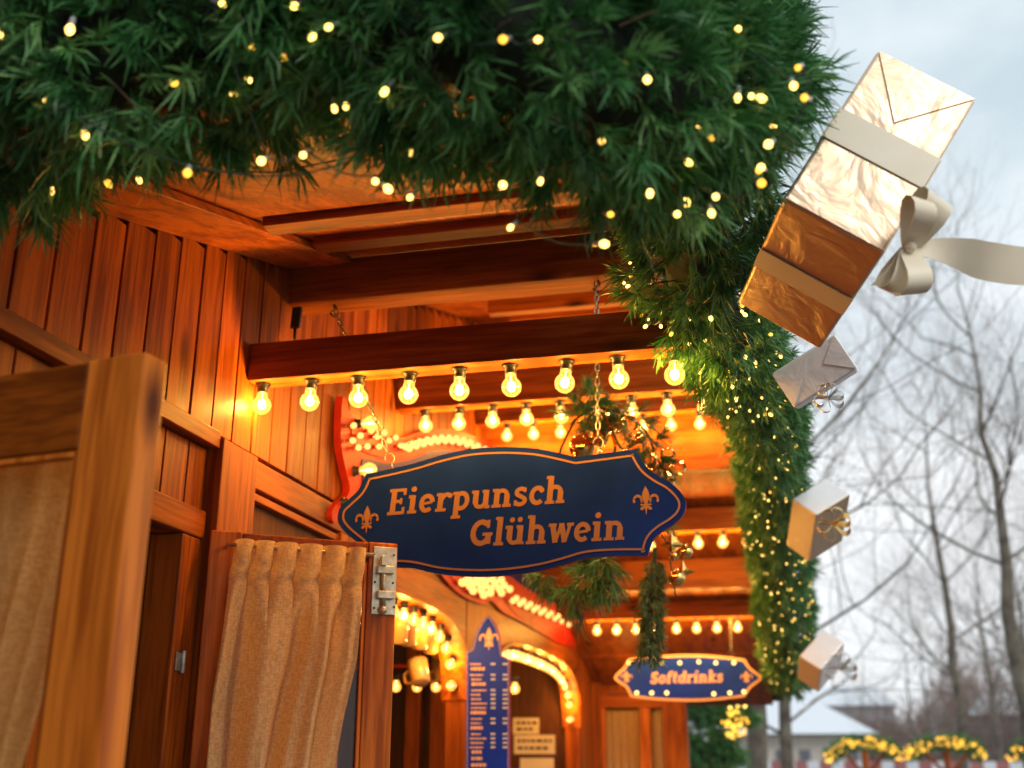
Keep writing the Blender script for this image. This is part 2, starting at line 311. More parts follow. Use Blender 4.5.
# ------------------------------------------------------------------ fast needle meshes
def needles_obj(name, tips, mats, parent=None, per=30, length=0.045, width=0.0014, spread=0.9, label=None):
    """tips: list of (pos, dir, scale). Every tip is a tuft of bent flat needles round a short twig."""
    P = np.array([t[0][:] for t in tips]); D = np.array([t[1][:] for t in tips]); S = np.array([t[2] for t in tips]); T0 = nrg.random(len(tips))
    D /= np.linalg.norm(D, axis=1)[:, None]
    n = len(tips) * per
    Pi = np.repeat(P, per, 0); Di = np.repeat(D, per, 0); Si = np.repeat(S, per)
    rd = nrg.normal(size=(n, 3)); rd -= (rd * Di).sum(1)[:, None] * Di; rd /= np.linalg.norm(rd, axis=1)[:, None]
    along = nrg.random(n); ang = nrg.uniform(0.35, 1.0, n) * spread
    ND = Di * np.cos(ang)[:, None] + rd * np.sin(ang)[:, None]
    ln = (length * Si * nrg.uniform(0.7, 1.2, n))[:, None]
    base = Pi + Di * (along[:, None] * ln * 0.9)
    bend = nrg.normal(size=(n, 3)) * 0.12; bend[:, 2] -= 0.10
    W = np.cross(ND, nrg.normal(size=(n, 3))); W /= np.linalg.norm(W, axis=1)[:, None]; W *= width * Si[:, None] * nrg.uniform(0.8, 1.3, n)[:, None]
    mid = base + ND * ln * 0.55; end = base + (ND + bend) * ln
    V = np.stack([base - W * 0.6, base + W * 0.6, mid + W, mid - W, end + W * 0.25, end - W * 0.25], 1).reshape(-1, 3)
    if parent is not None: V = V - np.array(parent.location)
    i0 = (np.arange(n) * 6)[:, None]
    Fq = np.concatenate([i0 + np.array([[0, 1, 2, 3]]), i0 + np.array([[3, 2, 4, 5]])], 1).reshape(-1)
    me = bpy.data.meshes.new(name); me.vertices.add(len(V)); me.vertices.foreach_set('co', V.ravel().astype(np.float32))
    nf = n * 2; me.loops.add(nf * 4); me.loops.foreach_set('vertex_index', Fq.astype(np.int32))
    me.polygons.add(nf); me.polygons.foreach_set('loop_start', (np.arange(nf) * 4).astype(np.int32))
    if not isinstance(mats, list): mats = [mats]
    for m in mats: me.materials.append(m)
    tone = np.clip(np.repeat(T0, per) * 0.6 + nrg.random(n) * 0.4, 0, 1)
    me.update(calc_edges=True)
    a = me.attributes.new('tone', 'FLOAT', 'FACE'); a.data.foreach_set('value', np.repeat(tone, 2).astype(np.float32))
    if len(mats) > 1:
        mi = np.repeat((nrg.random(len(tips)) < 0.5).astype(np.int32), per * 2); me.polygons.foreach_set('material_index', mi)
    me.validate()
    o = bpy.data.objects.new(name, me); COL.objects.link(o)
    if parent is not None: o.parent = parent
    return o

def tips_on_path(path, rads, count, jitter=0.25, scale=(0.8, 1.2), droop=0.0, fwd=0.35):
    seg = [(path[i + 1] - path[i]).length for i in range(len(path) - 1)]; tot = sum(seg); tips = []
    cum = np.cumsum([0] + seg)
    for _ in range(count):
        s_ = rng.random() * tot; i = int(min(np.searchsorted(cum, s_, side='right') - 1, len(seg) - 1)); t = (s_ - cum[i]) / max(seg[i], 1e-9)
        p = path[i].lerp(path[i + 1], t); d = (path[i + 1] - path[i]).normalized(); r = rads[i] * (1 - t) + rads[i + 1] * t
        u = d.orthogonal().normalized(); w = d.cross(u); a = rng.random() * 2 * math.pi
        o = u * math.cos(a) + w * math.sin(a); o.z -= droop; k = r * (0.58 + (jitter + .06) * rng.random())
        lump = 1 + 0.16 * math.sin(9 * s_ / r * 0.35 + 3 * math.sin(a)) + 0.08 * math.sin(3 * a + 21 * s_)
        dr = (o + d * rng.uniform(-fwd, fwd * 1.6) + Vector((rng.gauss(0, .35), rng.gauss(0, .35), rng.gauss(0, .35)))).normalized()
        tips.append((p + o * k * lump, dr, rng.uniform(*scale)))
    return tips

# ------------------------------------------------------------------ light bulbs
def bulb_shapes(c, r=0.0225, axis=(0, 0, 1)):
    """globe bulb, c = globe centre, socket on the +axis side"""
    ax = Vector(axis).normalized(); c = Vector(c); k = r / 0.0225
    g = MB(); m = 10; pr = [(max(r * math.sin(math.pi * i / m), 1e-4), -r * math.cos(math.pi * i / m)) for i in range(m - 1)] + [(0.0125 * k, 0.0245 * k), (0.0122 * k, 0.031 * k)]
    g.lathe(c, pr, ax, 18)
    s = MB(); s.lathe(c, [(0.001, 0.0295 * k), (0.0128 * k, 0.0295 * k), (0.0135 * k, 0.033 * k), (0.0135 * k, 0.046 * k), (0.0175 * k, 0.047 * k), (0.0175 * k, 0.053 * k), (0.001, 0.053 * k)], ax, 14)
    f = MB(); u = ax.orthogonal().normalized(); w = ax.cross(u)
    for q in range(4):
        a = q * math.pi / 2 + .5; o = (u * math.cos(a) + w * math.sin(a)) * 0.0036 * k
        f.tube([c - ax * 0.011 * k + o * 1.2, c + ax * 0.013 * k + o * 0.9], 0.0014 * k, 6)
    f.tube([c + ax * 0.012 * k, c + ax * 0.028 * k], 0.0017 * k, 6)
    return g, s, f

ptl = {}
def point_light(loc, parent, w, name='bulb_glow', rad=0.012):
    key = round(w, 3)
    if key not in ptl:
        d = bpy.data.lights.new('bulb_glow', 'POINT'); d.energy = w; d.color = BULB_COL; d.shadow_soft_size = rad; ptl[key] = d
    o = bpy.data.objects.new(name, ptl[key]); COL.objects.link(o)
    off = Vector((0, 0, 0)); p = parent
    while p is not None: off += Vector(p.location); p = p.parent
    o.location = Vector(loc) - off; o.parent = parent
    return o

ORD = ['leftmost', 'second from the left', 'third from the left', 'fourth from the left', 'middle', 'fourth from the right', 'third from the right', 'second from the right', 'rightmost']
bulb0 = None
def bulb_row(p0, p1, n, rowname, group, words=ORD, r=0.0225, w=BULB_W):
    global bulb0
    for i in range(n):
        p = p0.lerp(p1, i / (n - 1)); lb = 'glowing globe bulb, %s under %s' % (words[i], rowname)
        if bulb0 is None:
            bulb0 = thing('light_bulb', lb, 'light bulb', p, group)
            g, s, f = bulb_shapes(p, r); g.build('glass_globe', M['bulbglass'], bulb0); s.build('socket', M['black'], bulb0); f.build('filament', M['filament'], bulb0)
            point_light(p, bulb0, w)
        else:
            c = copy_tree(bulb0, p); c['label'] = lb; c['group'] = group; c.rotation_euler = (R_(rng.uniform(-5, 5)), R_(rng.uniform(-5, 5)), rng.random() * 6)

# ================================================================== SETTING: ground
def ground():
    m = noisy('snowy_paving', (0.09, 0.08, 0.07), (0.50, 0.52, 0.56), 0.5, 0.7, 0, 0.4, 0.02, lo=0.56, hi=0.66)
    b = MB(); b.add([(-400, -100, 0), (400, -100, 0), (400, 900, 0), (-400, 900, 0)], [(0, 1, 2, 3)])
    tag(b.build('ground', m), kind='structure')
ground()

# ================================================================== MARKET STALL
WX = -1.185; EZ = EYE.z
zP = at(162, 402, x=WX).z; zL0 = at(0, 338, x=WX).z; zHT = at(205, 512, x=WX).z; zHB = at(182, 532, x=WX).z; yJ0 = at(175, 600, x=WX).y; yP0 = at(206, 500, x=WX).y; yP1 = at(243, 500, x=WX).y
zR1 = at(253, 460, x=WX).z; zR0 = at(341, 536, x=WX).z; zT = at(249, 491, x=WX).z
stall = thing('market_stall', 'large wooden mulled wine stall with plank wall and open gabled porch roof', 'market stall', (WX, 2.3, 0))
def Zr(y):   # underside of porch roof
    return 2.61 + 0.30 * (y - 1.66) if y <= 4.42 else 2.83 - 0.30 * (y - 4.42)
def Za(y): return 2.61 + 0.30 * (y - 1.66)
# plank wall (upper band) with real gaps, backing board
w = MB(); y = -0.6
while y < 7.0:
    pw = 0.098 + rng.uniform(-0.004, 0.004); y1 = y + pw; top = (min(Zr(y), Zr(y1)) if y > 1.2 else 2.47) - .063
    w.box((WX - 0.018, y + 0.0035, zP), (WX + rng.uniform(-0.001, 0.001), y1 - 0.0035, top + 0.06)); y = y1
w.build('plank_wall', M['woodZ'], stall, 0.0015)
b = MB(); b.prism([(WX - .05, q, z_) for q, z_ in ((-.6, zP - .02), (7.0, zP - .02), (7.0, Zr(7.0) - .003), (4.46, 2.81), (4.44, 2.83), (4.40, Zr(4.40) - .003), (1.21, Zr(1.21) - .003), (-.6, 2.47))], (1, 0, 0), .0285); b.build('backing_board', M['dark'], stall)
b = MB(); b.box((WX - 0.02, -0.6, zL0 + .004), (WX + 0.022, yP0, zP - .004)); b.build('ledge_rail', M['woodY'], stall, 0.002)
b = MB(); y = -0.6
while y < yP0 - .01:
    b.box((WX - 0.03, y + .003, zHT + .003), (WX - 0.006, min(y + 0.095, yP0) - .003, zL0 + .002)); y += 0.095
b.build('plank_band', M['woodZ'], stall, 0.0015)
b = MB(); b.box((WX - 0.06, -0.6, zHT), (WX - 0.034, yP0, zP - .03)); b.build('backing_board', M['dark'], stall)
b = MB(); b.box((WX - 0.09, yP0 + .001, 0), (WX + 0.03, yP1, zR1 - .004)); b.build('corner_post', M['woodZ'], stall, 0.003)
b = MB(); b.box((WX - 0.05, yP1 + .002, zR0 + .004), (WX + 0.014, 7.0, zR1 - .003)); b.build('head_rail', M['woodY'], stall, 0.003)
# left window opening: frame
b = MB(); b.box((WX - 0.07, 1.35, zHB), (WX + 0.006, yP0 - .002, zHT)); b.build('window_head', M['woodY'], stall, 0.003)
b = MB(); b.box((WX - 0.07, yJ0, 0.9), (WX + 0.004, yP0 - .002, zHB - .002)); b.build('window_jamb', M['woodZ'], stall, 0.003)
b = MB(); b.box((WX - 0.14, 1.80, 0.9), (WX - 0.11, 1.90, zHB)) ; b.box((WX - 0.12, 1.0, zHB - .06), (WX - 0.09, yJ0, zHB - .002)); b.build('inner_casement', M['woodZ'], stall, 0.002)
b = MB(); b.box((WX - 0.03, -0.6, 0), (WX + 0.0, yP0, 0.9)); b.build('wall_base', M['woodZ'], stall)
b = MB(); b.box((WX - 0.03, yP1 + .002, 0), (WX + 0.0, 7.0, 1.05)); b.build('wall_base', M['woodZ'], stall)
# small fixed pane between post and serving arches (dark reflecting panel with trim)
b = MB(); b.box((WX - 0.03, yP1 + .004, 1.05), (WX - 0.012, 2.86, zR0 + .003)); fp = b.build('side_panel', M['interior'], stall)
b = MB(); b.box((WX - 0.012, yP1 + .04, zR0 - .022), (WX + 0.008, 2.86, zR0 - .004)); b.box((WX - 0.012, yP1 + .004, 1.05), (WX + 0.008, yP1 + .038, zR0 + .002)); b.build('panel_trim', M['woodY'], stall, 0.002)
# hinge
b = MB(); hp = at(181, 662, x=WX + 0.006); b.tube([hp + Vector((0.004, 0, -.022)), hp + Vector((0.004, 0, .022))], 0.006, 10); b.box(hp + Vector((-.002, -.022, -.018)), hp + Vector((.002, .0, .018)))
b.build('hinge', M['steel'], stall, 0.0008)
# interior shell
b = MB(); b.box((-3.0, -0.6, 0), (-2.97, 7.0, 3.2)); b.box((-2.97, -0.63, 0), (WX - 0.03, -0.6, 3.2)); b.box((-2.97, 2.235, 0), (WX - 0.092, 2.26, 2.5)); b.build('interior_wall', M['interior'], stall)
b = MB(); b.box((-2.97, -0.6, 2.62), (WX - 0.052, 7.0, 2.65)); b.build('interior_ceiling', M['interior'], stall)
# roof: boards running up the slope, seen from below
def roof_slope(y0, z0, y1, z1, x0=-3.1, x1=-0.12):
    bd = MB(); n = int((x1 - x0) / 0.9); dx = (x1 - x0) / n
    for i in range(n):
        bd.frame((x0 + i * dx + .0025, y0, z0 + rng.uniform(0, .0015)), ((dx - .005, 0, 0), (0, y1 - y0, z1 - z0), (0, 0, 0.02)))
    return bd
roof = roof_slope(1.2, Zr(1.2), 4.42, Zr(4.42), x1=-0.22).build('roof_boards', M['woodY'], stall, 0.0015)
roof2 = roof_slope(4.46, 2.82, 7.3, 1.97).build('roof_boards', M['woodY'], stall, 0.0015)
def slab(y0, z0, y1, z1, t, nm, m_, x0=-3.15, x1=-0.06, lift=0.022):
    b = MB(); b.frame((x0, y0, z0 + lift), ((x1 - x0, 0, 0), (0, y1 - y0, z1 - z0), (0, 0, t))); return b.build(nm, m_, stall)
slab(1.21, Za(1.21), 4.44, Za(4.44), 0.012, 'roof_felt', M['dark'], x1=-.21); slab(1.26, Za(1.26), 4.40, Za(4.40), 0.06, 'roof_snow', M['snow'], x1=-.22, lift=0.035)
slab(4.45, 2.825, 7.3, 1.97, 0.012, 'roof_felt', M['dark']); slab(4.47, 2.82, 7.25, 1.985, 0.06, 'roof_snow', M['snow'], lift=0.035)
b = MB()
for k in range(5): b.box((-3.1, 4.425, 2.86 + k * .16), (-0.13, 4.45, 3.016 + k * .16))
b.box((WX + 0.001, 4.395, 2.73), (-0.14, 4.452, 2.857)); b.build('gable_fascia', M['woodX'], stall, 0.002)
# side board along the wall under the roof
b = MB(); b.frame((WX + 0.001, 1.22, Zr(1.22) - 0.021), ((0.17, 0, 0), (0, 1.235, 0.30 * 1.235), (0, 0, 0.0185))); b.build('side_board', M['woodY'], stall, 0.002)

def beam(name, y, z0, h, d, x0=WX + 0.002, x1=-0.16, m_='woodX'):
    b = MB(); b.box((x0, y, z0), (x1, y + d, z0 + h)); return b.build(name, M[m_], stall, 0.003)
# battens just under the roof
def zb(px, py, y): return at(px, py, y=y).z
beam('batten', 1.93, zb(340, 217, 1.93), 0.024, 0.05, x0=-1.0, m_='woodX')
beam('batten', 2.18, zb(340, 242, 2.18), 0.024, 0.05, x0=-1.0, m_='woodX')
zA = zb(460, 288, 2.46)
beam('tie_beam', 2.46, zA, Zr(2.46) - zA - .004, 0.085, m_='shaded_woodX')
beam('batten', 2.86, Zr(2.86) - 0.05, 0.05, 0.045, x0=-0.965)
beam('batten', 3.12, Zr(3.12) - 0.05, 0.05, 0.045, x0=-0.965)
beam('batten', 3.62, Zr(3.62) - 0.05, 0.05, 0.045, x0=-0.965)
beam('batten', 3.95, Zr(3.95) - 0.05, 0.05, 0.045, x0=-0.965)
z1 = zb(470, 363, 2.275); beam('bulb_beam', 2.275, z1, 0.092, 0.066, m_='shaded_woodX')
z2 = zb(575, 397, 3.30); beam('bulb_beam', 3.30, z2, 0.17, 0.06)
z3 = zb(610, 415, 4.27); beam('bulb_beam', 4.27, z3, 0.13, 0.06)
z5 = zb(710, 530, 4.87); beam('bulb_beam', 4.87, z5, 0.10, 0.075)
beam('cross_beam', 5.35, zb(710, 588, 5.35), 0.14, 0.06)
z6 = zb(680, 618, 5.81); beam('bulb_beam', 5.81, z6, 0.085, 0.075)
beam('cross_beam', 6.5, zb(680, 655, 6.5), 0.09, 0.06)
# bulbs
def row(py_l, py_r, xl, xr, y, ztop):
    a = at(xl, py_l, y=y); b_ = at(xr, py_r, y=y); z = ztop - 0.052; a.z = z; b_.z = z; return a, b_
bulb_row(*row(400, 362, 262, 674, 2.308, z1), 9, 'the nearest beam above the navy sign', 'bulbs under the nearest beam')
bulb_row(*row(416, 395, 426, 704, 3.33, z2), 9, 'the second bulb beam back', 'bulbs under the second beam')
bulb_row(*row(428, 413, 507, 728, 4.30, z3), 9, 'the third bulb beam back', 'bulbs under the third beam')
bulb_row(*row(539, 537, 650, 747, 4.90, z5), 5, 'the beam right of the navy sign', 'bulbs under the beam right of the sign', [ORD[0], ORD[1], ORD[4], ORD[7], ORD[8]])
bulb_row(*row(628, 623, 597, 758, 5.845, z6), 9, 'the farthest bulb beam', 'bulbs under the farthest beam')

# ---- end wall of the porch with door, posts, curtains
def pz(py, y): return at(640, py, y=y).z
ye = 6.95
xw = lambda px, py=730: at(px, py, y=ye).x
b = MB(); zt = pz(690, ye)
x = WX
while x < xw(688) - 0.001:
    x1 = min(x + 0.11, xw(688)); b.box((x + .003, ye, zt), (x1 - .003, ye + 0.02, 2.2)); x = x1
b.build('end_wall', M['woodZ'], stall, 0.001)
b = MB(); b.box((WX, ye + 0.021, zt), (xw(688), ye + 0.03, 2.2)); b.build('backing_board', M['dark'], stall)
b = MB(); b.box((xw(664), ye - 0.06, 0), (xw(688), ye + 0.03, zt + 0.12)); b.build('end_post', M['woodZ'], stall, 0.003)
b = MB(); b.box((xw(586), ye - 0.04, 0), (xw(602), ye + 0.0, zt + 0.05)); b.build('end_post', M['woodZ'], stall, 0.003)
b = MB(); b.box((xw(602), ye - 0.03, pz(708, ye)), (xw(664), ye + 0.0, pz(690, ye))); b.build('door_head', M['woodX'], stall, 0.003)
dr = MB(); z7 = pz(708, ye)
dr.box((xw(602) + .003, ye - 0.02, 0.1), (xw(606), ye + .01, z7)); dr.box((xw(640), ye - 0.02, 0.1), (xw(651), ye + 0.01, z7)); dr.box((xw(606), ye - .015, 0.1), (xw(640), ye + .005, 1.0))
dr = dr.build('door', M['panel_woodZ'], stall, 0.002)
def curtain(p0, p1, nrm, ztop, zbot, waves, amp, name, parent, m_, l_edge=None, r_edge=None, n=64, rows=30, head=None):
    b = MB(); vs = []; p0 = Vector(p0); p1 = Vector(p1); nrm = Vector(nrm).normalized()
    for j in range(rows + 1):
        v = j / rows; a0 = l_edge(v) if l_edge else 0; a1 = r_edge(v) if r_edge else 1
        for i in range(n + 1):
            u = i / n; q = p0.lerp(p1, a0 + (a1 - a0) * u)
            ph = 2 * math.pi * waves * (u + 0.03 * math.sin(5 * u + 3 * v))
            A = amp * (0.55 + 0.6 * min(1, v * 4))
            if head:
                hd_ = amp * (abs(math.sin(ph * 0.5)) ** 0.4 * 1.3 - .6); p2 = 2 * math.pi * waves * .55 * (u + .05 * math.sin(6 * u) + .03 * math.sin(4 * v + 9 * u))
                lw_ = amp * (1.15 * math.sin(p2) + .5 * math.sin(2.1 * p2 + 2 * v) + .25 * math.sin(ph)) * (.8 + .5 * v); k_ = min(1, max(0, (v - head) / .12)); k_ = k_ * k_ * (3 - 2 * k_)
                d = hd_ * (1 - k_) + lw_ * k_ - amp * .8 * math.exp(-((v - head) / .014) ** 2)
            else: d = A * (math.sin(ph) + 0.45 * math.sin(2.3 * ph * 0.5 + 4 * v + 1)) * 0.7
            q = q + nrm * d; vs.append((q.x, q.y, ztop + (zbot - ztop) * v))
    fs = [(j * (n + 1) + i, j * (n + 1) + i + 1, (j + 1) * (n + 1) + i + 1, (j + 1) * (n + 1) + i) for j in range(rows) for i in range(n)]
    b.add(vs, fs, 0, 0.5, True); return b.build(name, m_, parent)
curtain((xw(606), ye + .03, 0), (xw(640), ye + .03, 0), (0, -1, 0), z7 - .01, 1.0, 5, .012, 'curtain', dr, M['burlap'])
b = MB(); b.box((WX - .1, ye + 0.12, 0.0), (xw(664) + .02, ye + 0.14, z7 + .3)); b.build('back_panel', M['interior'], stall)
curtain((xw(651), ye + .045, 0), (xw(664), ye + .045, 0), (0, -1, 0), z7, 1.0, 2, .01, 'curtain', stall, M['burlap'])

# ---- serving arches on the wall plane
def P(px, py, x=WX + 0.02): return at(px, py, x=x)
def arch(yl, yr, ztop, spring, kind, m_, ny=20):
    """facade board with arched opening + thick arch soffit; returns soffit path"""
    path = []
    for i in range(ny + 1):
        t = i / ny; a = math.pi * (1 - t); cx = (yl + yr) / 2; rx = (yr - yl) / 2
        c_, s_ = math.cos(a), math.sin(a)
        yy = cx + rx * math.copysign(abs(c_) ** 0.62, c_); zz = spring + (ztop - spring) * s_ ** 0.62
        path.append(Vector((WX, yy, zz)))
    return path
def arch_board(yl, yr, ztop, spring, zb_top, nb, name):
    path = arch(yl, yr, ztop, spring, 0, 0)
    b = MB(); n = len(path)
    for xo, xi in ((WX + 0.016, WX - 0.004),):
        for i in range(n - 1):
            p, q = path[i], path[i + 1]
            if q.y - p.y < 1e-5: continue
            b.add([(xo, p.y, p.z), (xo, q.y, q.z), (xo, q.y, zb_top), (xo, p.y, zb_top)], [(0, 1, 2, 3)], 0, 0.4)
    br = b.build(name, M['woodY'], stall)
    s = MB()   # soffit: thick curved lining
    for i in range(n - 1):
        p, q = path[i], path[i + 1]; cc = Vector((0, (yl + yr) / 2, spring - .1))
        dn = (Vector((0, p.y, p.z)) - cc).normalized() * 0.02; dn2 = (Vector((0, q.y, q.z)) - cc).normalized() * 0.02
        xs = (WX - 0.075, WX + 0.028)
        vs = [(xs[0], p.y, p.z), (xs[1], p.y, p.z), (xs[1], q.y, q.z), (xs[0], q.y, q.z), (xs[0], p.y + dn.y, p.z + dn.z), (xs[1], p.y + dn.y, p.z + dn.z), (xs[1], q.y + dn2.y, q.z + dn2.z), (xs[0], q.y + dn2.y, q.z + dn2.z)]
        s.add(vs, [(0, 1, 2, 3), (1, 5, 6, 2), (4, 7, 6, 5), (0, 4, 5, 1), (3, 2, 6, 7)], 0, 0.5)
    lining = s.build('arch_lining', M['woodY'], stall)
    # bulbs set along the lining
    seg = [(path[i + 1] - path[i]).length for i in range(n - 1)]; tot = sum(seg); cum = np.cumsum([0] + seg); proto = None
    for k in range(nb):
        t = (k + 0.5) / nb * tot; i = int(min(np.searchsorted(cum, t, side='right') - 1, n - 2)); f_ = (t - cum[i]) / seg[i]
        p = path[i].lerp(path[i + 1], f_); d = (path[i + 1] - path[i]).normalized(); up = Vector((0, -d.z, d.y))
        c = p - up * 0.048; c.x = WX - 0.022
        g, so, fi = bulb_shapes(c, 0.019, up)
        m3 = MB(); 
        for src, mi in ((g, 0), (so, 1), (fi, 2)): m3.add(src.v, src.f, mi, .5, True)
        m3.build('bulb', [M['bulbglass'], M['black'], M['filament']], lining)
        if k % 3 == 1: point_light(c, lining, BULB_W * .9)
    return lining
A1L, A1R = 2.92, P(466, 690).y
arch_board(A1L, A1R, P(410, 598).z, P(466, 700).z, zR0 + .003, 15, 'arch_fascia')
A2L, A2R = P(492, 650).y, P(579, 700).y
arch_board(A2L, A2R, P(510, 640).z + 0.01, P(579, 728).z, zR0 + .003, 24, 'arch_fascia')
b = MB(); b.box((WX - 0.06, A1R + 0.006, 1.05), (WX + 0.018, A2L - 0.004, zR0 + .003)); b.build('arch_post', M['woodZ'], stall, 0.003)
b = MB(); b.box((WX - 0.06, A2R + 0.006, 0), (WX + 0.018, ye - 0.06, zR0 + .003)); b.build('arch_post', M['woodZ'], stall, 0.003)
b = MB(); b.box((WX - 0.06, 2.862, 1.05), (WX + 0.016, A1L - 0.002, zR0 + .003)); b.build('arch_post', M['woodZ'], stall, 0.003)
b = MB(); b.box((WX - 0.25, 2.90, 1.02), (WX + 0.12, 6.2, 1.05)); b.build('serving_counter', M['woodY'], stall, 0.003)
# interior of the serving side: studs, window strips, lit back
for px in (412, 437, 455):
    q = at(px, 720, y=4.6); b = MB(); b.box((q.x - .03, 4.6, 0.9), (q.x + .03, 4.65, 2.25)); b.build('interior_stud', M['woodZ'], stall, 0.002)
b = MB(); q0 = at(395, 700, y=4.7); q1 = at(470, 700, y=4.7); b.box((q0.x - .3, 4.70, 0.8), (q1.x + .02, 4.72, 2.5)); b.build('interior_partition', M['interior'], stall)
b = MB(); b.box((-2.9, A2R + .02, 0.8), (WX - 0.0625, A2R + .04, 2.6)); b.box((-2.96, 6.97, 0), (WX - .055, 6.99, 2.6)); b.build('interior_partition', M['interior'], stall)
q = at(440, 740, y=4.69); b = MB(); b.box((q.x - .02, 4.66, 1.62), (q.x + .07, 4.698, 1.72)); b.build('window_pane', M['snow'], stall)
point_light((-1.45, 3.3, 1.9), stall, 3.0, 'interior_fill', 0.05)  # fill lamp without a bulb, added to brighten the mugs
point_light((-1.7, 5.2, 2.2), stall, 3.0, 'interior_fill', 0.05)  # second added fill lamp, no bulb hangs here
point_light((-0.9, 6.5, 2.0), stall, 1.0, 'porch_end_glow', 0.05)
# mugs
def mug(c, tilt, label, sc_=.86):
    t = thing('mug', label, 'mug', c, 'mugs hanging in the serving arch')
    b = MB(); ax = Vector((0, 0, 1)); h = 0.105
    b.lathe(c, [(0.001, -h), (0.030, -h), (0.036, -h + .006), (0.040, -h * .45), (0.043, 0), (0.039, 0), (0.036, -h * .45), (0.030, -h + .01), (0.001, -h + .01)], ax, 20)
    b.build('body', M['mug'], t)
    b = MB(); b.tube(smooth_path([(c[0] + .040, c[1], c[2] - .02), (c[0] + .068, c[1], c[2] - .026), (c[0] + .070, c[1], c[2] - .065), (c[0] + .038, c[1], c[2] - .082)], 5), 0.006, 8)
    b.build('handle', M['mug'], t); t.rotation_euler = tilt; t.scale = (sc_,) * 3
M['mug'] = noisy('glazed_mug', (0.80, 0.45, 0.16), (0.68, 0.34, 0.10), 12, 0.22, 0, 0.03)
mg = [(399, 616), (409, 619), (420, 623), (431, 628), (441, 634)]
wd = ['leftmost', 'second from the left', 'middle', 'fourth from the left', 'rightmost']
for i, (px, py) in enumerate(mg):
    mug(at(px, py, x=WX - 0.09), (R_(-12), R_(14), R_(-110)), 'orange glazed mug in upper row of the arch, %s of five' % wd[i])
for px, py, lb in ((417, 662, 'left one of two orange mugs in the lower row of the arch'), (441, 662, 'right one of two orange mugs in the lower row of the arch')):
    mug(at(px, py, x=WX - 0.12), (R_(20), R_(25), R_(170)), lb)
b = MB(); b.tube([(WX - 0.09, 2.95, at(420, 610, x=WX - .09).z + .01), (WX - 0.09, 4.0, at(420, 610, x=WX - .09).z + .01)], 0.006); b.tube([(WX - 0.12, 2.95, at(430, 655, x=WX - .12).z + .03), (WX - 0.12, 4.0, at(430, 655, x=WX - .12).z + .03)], 0.006)
b.build('mug_rail', M['steel'], stall)
for i, px in enumerate((396, 417, 436)):
    p = at(px, 687, y=4.3); g, so, fi = bulb_shapes(p, 0.019); t = thing('light_bulb', 'small glowing bulb inside the arch under the mugs, %s of three' % ('leftmost', 'middle', 'rightmost')[i], 'light bulb', p, 'bulbs inside the serving arch')
    g.build('glass_globe', M['bulbglass'], t); so.build('socket', M['black'], t); fi.build('filament', M['filament'], t)
t = thing('light_bulb', 'single round glowing bulb inside the second arch beside the price board', 'light bulb', at(515, 689, y=5.2))
g, so, fi = bulb_shapes(at(515, 689, y=5.2), 0.022); g.build('glass_globe', M['bulbglass'], t); so.build('socket', M['black'], t); fi.build('filament', M['filament'], t); point_light(at(515, 689, y=5.2), t, .5)
p0 = at(440, 680, y=4.3); b = MB(); b.tube([p0 + Vector((-.5, 0, .055)), p0 + Vector((.1, 0, .055))], 0.006); b.build('bulb_rail', M['redpaint'], stall)

# ---- paper notices
def notice(px0, px1, py0, py1, y, label, rows):
    a = at(px0, py0, y=y); c = at(px1, py1, y=y)
    t = thing('paper_notice', label, 'notice', (a.x, y, c.z)); b = MB(); b.box((a.x, y, c.z), (c.x, y + .004, a.z)); b.build('sheet', M['paper'], t)
    b = MB()
    for k in range(rows):
        zz = a.z - (a.z - c.z) * (k + 0.8) / (rows + 0.6); xx = a.x + .02
        while xx < c.x - .03:
            w_ = rng.uniform(.012, .035); b.box((xx, y - .002, zz - .007), (min(xx + w_, c.x - .012), y - .0002, zz + .007)); xx += w_ + .009
    b.build('writing', M['ink'], t)
M['paper'] = noisy('cream_paper', (0.75, 0.62, 0.42), (0.68, 0.54, 0.34), 10, 0.8, 0, 0.05)
M['ink'] = mat('dark_ink', (0.05, 0.03, 0.02), 0.8)[0]
notice(513, 539, 718, 734, 6.15, 'cream paper notice pinned inside the second arch, upper left one', 2)
notice(514, 555, 735, 754, 6.13, 'wide cream paper notice with two lines inside the second arch', 2)
notice(520, 554, 758, 785, 6.11, 'lowest cream paper notice inside the second arch', 1)

# ================================================================== unseen stall added behind the viewer to block daylight
blocker_stall = thing('market_stall', 'unseen wooden stall added behind the viewer to block daylight', 'market stall', (0, -6.2, 0))
b = MB(); x = -3.4
while x < 2.6: b.box((x + .004, -6.22, 0), (x + .136, -6.2, 2.6)); x += .14
b.build('plank_wall', M['woodZ'], blocker_stall)
b = MB(); b.box((-3.4, -8.4, 0), (2.6, -6.23, 2.5)); b.build('body', M['interior'], blocker_stall)
b = MB(); b.frame((-3.6, -5.7, 2.45), ((6.4, 0, 0), (0, -3.0, 1.0), (0, 0, .05))); b.build('roof', M['woodX'], blocker_stall)
b = MB(); b.frame((-3.6, -5.75, 2.51), ((6.4, 0, 0), (0, -2.9, .97), (0, 0, .07))); b.build('roof_snow', M['snow'], blocker_stall)

